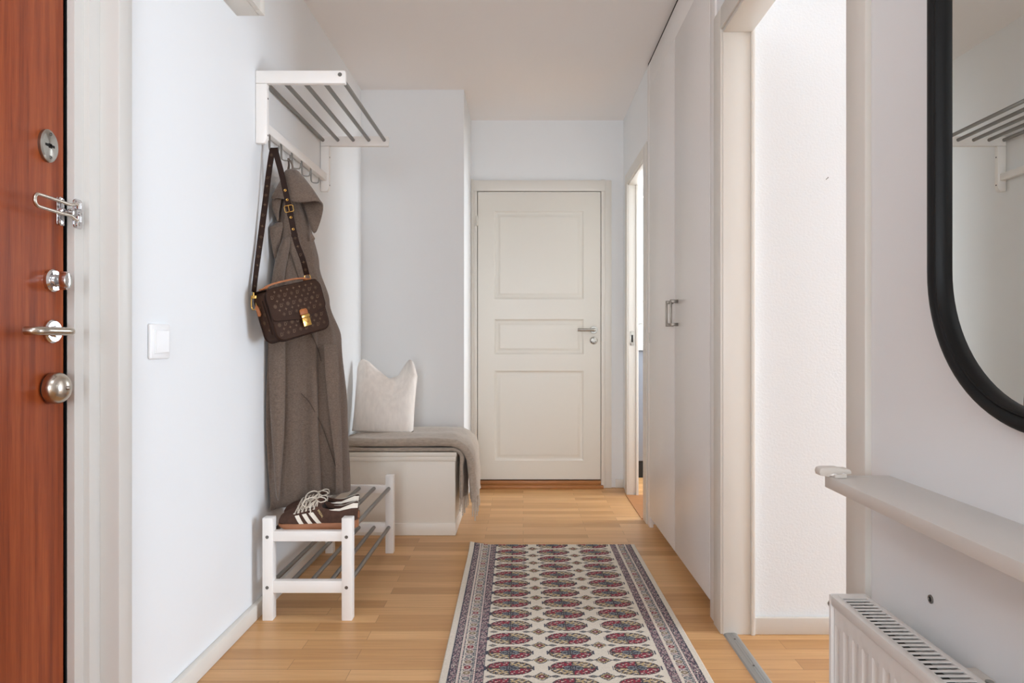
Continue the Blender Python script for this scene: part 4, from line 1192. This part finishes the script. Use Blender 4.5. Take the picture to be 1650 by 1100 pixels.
# ================================================================== RUG
def rug():
    RX0, RX1, RY0, RY1 = -.252, .546, .90, 3.222
    nx, ny = 330, 930
    xs = np.linspace(RX0, RX1, nx); ys = np.linspace(RY0, RY1, ny)
    Xg, Yg = np.meshgrid(xs, ys)
    rng = np.random.default_rng(5)
    noise = rng.random(Xg.shape); noise2 = rng.random(Xg.shape)
    def hexc(h): return np.array(S(h)[:3])
    cream, navy, red, tanc, pink, grey, dark = hexc('#D8CFC0'), hexc('#2F3342'), hexc('#8E1A33'), hexc('#B49A6C'), hexc('#A9878B'), hexc('#7C8286'), hexc('#3B3236')
    col = np.empty(Xg.shape + (3,)); col[:] = cream
    def put(mask, c): col[mask] = c
    # main motifs
    fx0, fx1 = -.122, .424
    px_, py_ = .1925, .1002
    cx0, cy0 = -.0475, 3.106
    ky = np.round((Yg - cy0) / py_); gy = Yg - cy0 - ky * py_
    kx = np.clip(np.round((Xg - cx0) / px_), 0, 2); gx = Xg - cx0 - kx * px_
    ax, ay = .070, .0425
    rr = (np.abs(gx) / ax) ** 2.3 + (np.abs(gy) / ay) ** 2.3
    field = (Xg > fx0) & (Xg < fx1)
    g = (rr < 1) & field
    quad = np.sign(gx * gy)                                  # red above left and below right
    put(g & (quad < 0), red); put(g & (quad >= 0), tanc)
    # curling tendrils in the quarters
    ph = np.sin(np.abs(gx) * 330 + 2.2 * np.sin(np.abs(gy) * 260)) + np.sin(np.abs(gy) * 470 + 1.6 * np.sin(np.abs(gx) * 210))
    put(g & (quad >= 0) & (ph > .55), navy * 1.2); put(g & (quad >= 0) & (ph < -1.15), cream * .95)
    put(g & (quad < 0) & (ph > 1.05), dark); put(g & (quad < 0) & (ph < -1.35), cream)
    put(g & (rr > .82) & (noise < .85), dark); put(g & (rr > .70) & (rr < .82) & (noise < .3), dark)
    # small centre with four roundels
    for qx in (-.017, .017):
        dd = ((gx - qx) / .013) ** 2 + (gy / .0125) ** 2
        put(g & (dd < 1.25), dark); put(g & (dd < .80), grey); put(g & (dd < .30) & (noise < .8), navy)
    dd = (gx / .009) ** 2 + (gy / .019) ** 2
    put(g & (dd < 1.2) & (noise < .8), navy); put(g & (dd < .35), grey * 1.1)
    put(g & (np.abs(gx) < .0024) & (noise < .9), dark); put(g & (np.abs(gy) < .0020) & (noise < .85), dark)
    put((np.abs(np.abs(gx) - ax - .003) < .0022) & (np.abs(gy) < .013) & field, navy * 1.2)
    # small motifs between them
    ky2 = np.round((Yg - cy0 - py_ / 2) / py_); sy_ = Yg - cy0 - py_ / 2 - ky2 * py_
    kx2 = np.clip(np.round((Xg - cx0 - px_ / 2) / px_), -1, 2); sx_ = Xg - cx0 - px_ / 2 - kx2 * px_
    d = np.abs(sx_) / .029 + np.abs(sy_) / .026
    inner = field & (kx2 >= 0) & (kx2 <= 1)
    put(inner & (d < 1) & (d > .80) & (noise < .8), navy); put(inner & (d < .78) & (d > .50), tanc * .95); put(inner & (d < .78) & (d > .64) & (noise < .5), navy)
    put(inner & (d < .50), dark); put(inner & (d < .36), red * .75); put(inner & (d < .15), cream)
    l = np.abs(np.abs(sx_) - .041) / .016 + np.abs(sy_) / .009
    put(field & (l < 1), grey * .85); put(field & (l < 1) & (l > .68) & (noise < .8), dark); put(field & (l < .3), tanc)
    put(inner & (np.abs(sy_) < .0014) & (np.abs(sx_) < .05) & (np.abs(sx_) > .026), dark)
    # borders, measured from the outer edge
    e = np.minimum(Xg - RX0, RX1 - Xg)
    edge = e < (.130 if False else 1) 
    e = np.where(Xg < (fx0 + fx1) / 2, (Xg - RX0) / (fx0 - RX0), (RX1 - Xg) / (RX1 - fx1))
    bor = e < 1
    put(bor, cream)
    t1 = np.sin(Yg * 2 * PI / .036 + np.sin(e * 40) * 1.2) * np.sin(e * 2 * PI / .115); t2 = np.sin(Yg * 2 * PI / .018 + e * 60)
    def band(a, b_, base, a1, a2, thr=.15):
        m = bor & (e >= a) & (e < b_)
        put(m, base); put(m & (t1 > thr) & (noise < .85), a1); put(m & (t2 > .3) & (noise2 < .65), a2); put(m & (noise2 > .9), cream * .9)
    band(.185, .385, pink * .85, navy, hexc('#5A4A52'), -.1); band(.795, 1.0, pink * .85, navy, hexc('#5F4650'), -.1)
    for a in (.185, .205, .375, .455, .495, .705, .745, .80, .985): put(bor & (np.abs(e - a) < .0085) & (noise < .9), navy)
    for a in (.475, .725): put(bor & (np.abs(e - a) < .009) & (noise < .6), grey)
    put(bor & (e > .395) & (e < .445), cream * .97); put(bor & (e > .400) & (e < .44) & (np.sin(Yg * 2 * PI / .012) > .3), pink * 1.35)
    put(bor & (e > .752) & (e < .792), cream * .97); put(bor & (e > .757) & (e < .787) & (np.sin(Yg * 2 * PI / .012) > .3), pink * 1.35)
    # medallions in the middle band
    per = .0335; km = np.round(Yg / per); my = Yg - km * per
    mx = (e - .60) / .088
    md = mx ** 2 + (my / .0105) ** 2
    mband = bor & (e > .50) & (e < .70)
    kinds = (km.astype(int) % 4)
    put(mband & (noise < .6), pink * .75); put(mband & (noise2 < .34), navy * 1.2)
    put(mband & (md < 1.55), cream)
    mc = np.stack([red * .9, hexc('#8D7B62'), grey * .85, hexc('#8D7B62')])[kinds]
    m = mband & (md < 1); col[m] = mc[m]
    put(mband & (md < 1) & (md > .62) & (noise < .7), dark); put(mband & (md < .12), cream * .8)
    bars = mband & (np.abs(np.abs(my) - per / 2) < .0022) & (noise < .75); put(bars, grey * .8)
    put(mband & (md > 1.5) & (np.abs(np.abs(my) - per / 2) < .006) & (np.abs(mx) < .7) & (noise2 < .4), pink)
    # pile: slight change from tuft to tuft
    col *= (.90 + .2 * noise2)[..., None]
    co = np.zeros((nx * ny, 3), dtype=np.float32)
    rot = math.radians(.55)
    ox, oy = (RX0 + RX1) / 2, 2.6
    dx, dy = Xg - ox, Yg - oy
    Z = .0075 + .0006 * noise
    eb = np.minimum(np.minimum(Xg - RX0, RX1 - Xg), np.minimum(Yg - RY0, RY1 - Yg))
    Z = np.where(eb < .0012, .0006, Z)
    curl = np.clip((.10 - (Xg - RX0)) / .10, 0, 1) * np.clip((Yg - RY1 + .09) / .09, 0, 1)
    Z = Z + .016 * curl ** 1.3 + .002 * np.clip((Yg - RY1 + .05) / .05, 0, 1)
    co[:, 0] = (ox + dx * math.cos(rot) - dy * math.sin(rot) ).ravel(); co[:, 1] = (oy + dx * math.sin(rot) * .3 + dy).ravel(); co[:, 2] = Z.ravel()
    idx = np.arange(nx * ny).reshape(ny, nx)
    q = np.stack([idx[:-1, :-1], idx[:-1, 1:], idx[1:, 1:], idx[1:, :-1]], -1).reshape(-1, 4).astype(np.int32)
    me = bpy.data.meshes.new('rug_pile')
    me.vertices.add(nx * ny); me.vertices.foreach_set('co', co.ravel())
    me.loops.add(q.size); me.loops.foreach_set('vertex_index', q.ravel())
    me.polygons.add(len(q)); me.polygons.foreach_set('loop_start', np.arange(0, q.size, 4, dtype=np.int32))
    me.update(calc_edges=True)
    at_ = me.color_attributes.new('weave', 'FLOAT_COLOR', 'POINT')
    rgba = np.ones((nx * ny, 4), dtype=np.float32); rgba[:, :3] = col.reshape(-1, 3)
    at_.data.foreach_set('color', rgba.ravel())
    m, nt, bs = new_mat('woven_rug')
    an = nt.nodes.new('ShaderNodeAttribute'); an.attribute_name = 'weave'
    nt.links.new(an.outputs['Color'], bs.inputs['Base Color']); bs.inputs['Roughness'].default_value = .95; bs.inputs['Specular IOR Level'].default_value = .1
    bs.inputs['Sheen Weight'].default_value = .15
    o = link_mesh('rug', me, m, None, 'all')
    return tag(o, 'long patterned runner rug with rows of red medallions on the wooden floor', 'rug')
rug()

# ================================================================== RIGHT WALL
# ---- mirror: upright pill with a black frame
mi = thing('wall_mirror', 'large rounded mirror in a thin black metal frame on the right wall', 'mirror', (XR, .78, .868))
yc_, W2, zb, ztp, rad = .791, .29, .868, 2.02, .235
def pill(ins):
    w, h, r_ = 2 * (W2 - ins), (ztp - zb) - 2 * ins, rad - ins
    return [(yc_ + a, (zb + ztp) / 2 + c) for a, c in rrect(w, h, r_, 20)]
prof = [(XR - .001, 0), (XR - .022, 0), (XR - .0265, .003), (XR - .028, .008), (XR - .028, .0165), (XR - .0265, .019), (XR - .0245, .0205), (XR - .0265, .022), (XR - .0265, .0255), (XR - .024, .027), (XR - .012, .028), (XR - .001, .028)]
bm = B(); rings = [[(x, y, z) for y, z in pill(i)] for x, i in prof]
loft(bm, rings + [rings[0]], cap=False)
link('mirror_frame', bm, 'black', mi, 40)
bm = prism(B(), [(XR - .013, y, z) for y, z in pill(.0275)], (.010, 0, 0)); link('mirror_glass', bm, 'mirror', mi, 30)

# ---- shelf
zs1, zs0 = .789, .7675
zs1 = EYE - 215.5 * 1.237 / F
bm = B(); box(bm, .560, XR, .12, 1.237, zs1 - .0215, zs1, .0012)
sh = tag(link('wall_shelf', bm, 'shelf', None, 30), 'long white wall shelf under the mirror and above the radiator', 'shelf')
# clip on its corner
cpth = thing('plastic_clip', 'small off-white plastic clip lying on the far corner of the wall shelf', 'clip', (.585, 1.22, zs1))
def cx_(px, py, Y=1.215): return at(px, py, Y)
ol = [(1322, 773), (1320.5, 767), (1322.5, 761.5), (1328, 760.2), (1352, 760), (1358, 762), (1368, 762), (1372, 765), (1372.5, 770), (1366, 771), (1360, 768.5), (1354, 772.5), (1348, 770), (1344, 769), (1338, 772), (1337, 775.5), (1330, 774)]
pl = [at(px, py, 1.215) for px, py in ol]
zmin = min(p.z for p in pl); 
pl = [Vector((p.x, p.y, zs1 + .0006 + (p.z - zmin))) for p in pl]
link('clip_body', prism(B(), pl, (0, .022, 0), .0015), 'clip', cpth, 40)
pj = [Vector((pl[12].x - .006, 1.214, zs1 + .006)), Vector((pl[12].x + .016, 1.214, zs1 + .0075)), Vector((pl[12].x + .016, 1.214, zs1 + .0005)), Vector((pl[12].x - .006, 1.214, zs1 + .0005))]
link('clip_jaw', prism(B(), pj, (0, -.006, 0), .0012), 'clip', cpth, 40)

# ---- radiator
ra = thing('radiator', 'white panel radiator with top grille below the wall shelf', 'radiator', (.61, .8, .06))
RXF, RXB, RY_A, RY_B, RZ0, RZ1 = .574, .643, .20, 1.252, .10, .517
bm = B()
# pressed front panel with flutes between a plain band at the top and bottom
prof = []; y = RY_A + .012
n = 31; pit = (RY_B - RY_A - .024) / n
for i in range(n):
    a = RY_A + .012 + i * pit
    prof += [(a, 0), (a + pit * .34, 0), (a + pit * .48, .006), (a + pit * .86, .006)]
prof.append((RY_B - .012, 0))
lev = [(RZ0, 0), (RZ0 + .04, 0), (RZ0 + .055, 1), (RZ1 - .066, 1), (RZ1 - .052, 0), (RZ1 - .022, 0), (RZ1 - .018, 0)]
g = [[bm.verts.new((RXF + .006 + d * k - .0015 * 0, y, z)) for y, d in prof] for z, k in lev]
for A, D in zip(g, g[1:]):
    for j in range(len(prof) - 1): bm.faces.new((A[j], A[j + 1], D[j + 1], D[j]))
fp = link('front_panel', bm, 'enamel', ra, 25)
bm = B(); box(bm, RXF + .022, RXB - .004, RY_A + .01, RY_B - .01, RZ0, RZ1 - .03); link('convector', bm, 'slotdark', ra)
bm = B(); box(bm, RXB - .006, RXB, RY_A + .008, RY_B - .008, RZ0, RZ1 - .012, .001); link('back_panel', bm, 'enamel', ra, 30)
for a, b_ in ((RY_A, RY_A + .010), (RY_B - .010, RY_B)):
    bm = B(); box(bm, RXF, RXB, a, b_, RZ0, RZ1, .003); sp = link('side_panel', bm, 'enamel', ra, 30)
bm = B()
gx0, gx1 = .590, .632
box(bm, RXF, gx0, RY_A + .008, RY_B - .008, RZ1 - .020, RZ1, .004); box(bm, gx1, RXB, RY_A + .008, RY_B - .008, RZ1 - .012, RZ1, .002)
y = RY_A + .012; 
box(bm, gx0 - .002, gx1 + .002, RY_B - .024, RY_B - .006, RZ1 - .006, RZ1 - .0006)
yy = RY_B - .024 - .0065
while yy > RY_A + .02:
    box(bm, gx0 - .002, gx1 + .002, yy - .0060, yy, RZ1 - .0020, RZ1 - .0006, .0004, 1); yy -= .0137
link('top_grille', bm, 'enamel', ra, 30)
bm = lathe(B(), [(0, .007), (.004, .0065), (.004, 0)], (RXF + .006, RY_B - .001, RZ1 - .02), 'Y', 16); link('air_vent', bm, 'nickel', sp, True)
p = at(1530, 1056, .985)
for yv in (.985, 1.19):
    bm = B(); box(bm, RXB - .001, XR - .001, yv - .03, yv + .012, .46, .503 if yv < 1.1 else .49, .003)
    br = link('wall_bracket', bm, 'clip', ra, 30)
    bm = tube(B(), [(.662, yv - .04, .40), (.662, yv - .04, .508 if yv < 1.1 else .488)], .006, 10); link('bracket_bolt', bm, 'nickel', br, True)
# wall plug
py_ = XR * F / (1500 - CX); pz_ = EYE - (965 - CY) * py_ / F
t = thing('wall_plug', 'grey wall plug with a bare screw hole above the radiator', 'wall plug', (XR, py_, pz_))
bm = lathe(B(), [(0, .0072), (.0015, .0070), (.002, .0045), (.0008, .0040)], (XR, py_, pz_), '-X', 20); link('plug_collar', bm, 'steel', t, True)
bm = lathe(B(), [(0, .0042), (.001, .0042), (.001, 0)], (XR, py_, pz_), '-X', 14); link('plug_hole', bm, 'dark', t)

# ================================================================== LIGHT AND CAMERA
def area(name, loc, rot, sx, sy_, power, col=(1, 1, 1), spread=180):
    l = bpy.data.lights.new(name, 'AREA'); l.shape = 'RECTANGLE'; l.size = sx; l.size_y = sy_; l.energy = power; l.color = col
    l.spread = math.radians(spread)
    o = bpy.data.objects.new(name, l); C.objects.link(o); o.location = loc; o.rotation_euler = rot
    return o
w_ = bpy.data.worlds.new('daylight'); bpy.context.scene.world = w_; w_.use_nodes = True
bg = w_.node_tree.nodes['Background']; bg.inputs['Color'].default_value = (.88, .95, 1.0, 1); bg.inputs['Strength'].default_value = 2.4
LC = (.82, .963, 1.13)
area('daylight_side_room', (4.95, 1.3, .98), (0, math.radians(90), 0), 1.7, 1.5, PW[0], LC)
area('daylight_kitchen_side', (3.75, 4.27, 1.55), (0, math.radians(90), 0), 1.4, .85, PW[1], (.90, .975, 1.05))
area('daylight_kitchen_far', (1.6, 5.9, 1.65), (math.radians(-90), 0, 0), 1.3, 1.2, PW[2], (.90, .975, 1.05))
area('rear_fill', (-.14, YR - .35, 1.35), (math.radians(90), 0, 0), 1.35, 1.9, PW[3], (.89, .97, 1.07))
gl = bpy.data.lights.new('hall_fill', 'POINT'); gl.energy = PW[4]; gl.shadow_soft_size = .16; gl.color = (.89, .975, 1.07)
go = bpy.data.objects.new('hall_fill', gl); C.objects.link(go); go.location = (-.62, .7, 1.75)

cam = bpy.data.cameras.new('camera'); co_ = bpy.data.objects.new('camera', cam); C.objects.link(co_)
co_.location = (0, 0, EYE); co_.rotation_euler = (math.radians(90), 0, 0)
cam.sensor_width = 36; cam.lens = 36 * F / 1650; cam.shift_x = -(CX - 825) / 1650; cam.clip_start = .02
sc = bpy.context.scene; sc.camera = co_
sc.view_settings.view_transform = 'Standard'; sc.view_settings.look = 'None'; sc.view_settings.gamma = 1; sc.view_settings.exposure = EXPO
sc.cycles.max_bounces = 12; sc.cycles.diffuse_bounces = 8; sc.cycles.glossy_bounces = 6; sc.cycles.transparent_max_bounces = 12
sc.cycles.use_denoising = True; sc.cycles.sample_clamp_indirect = 8
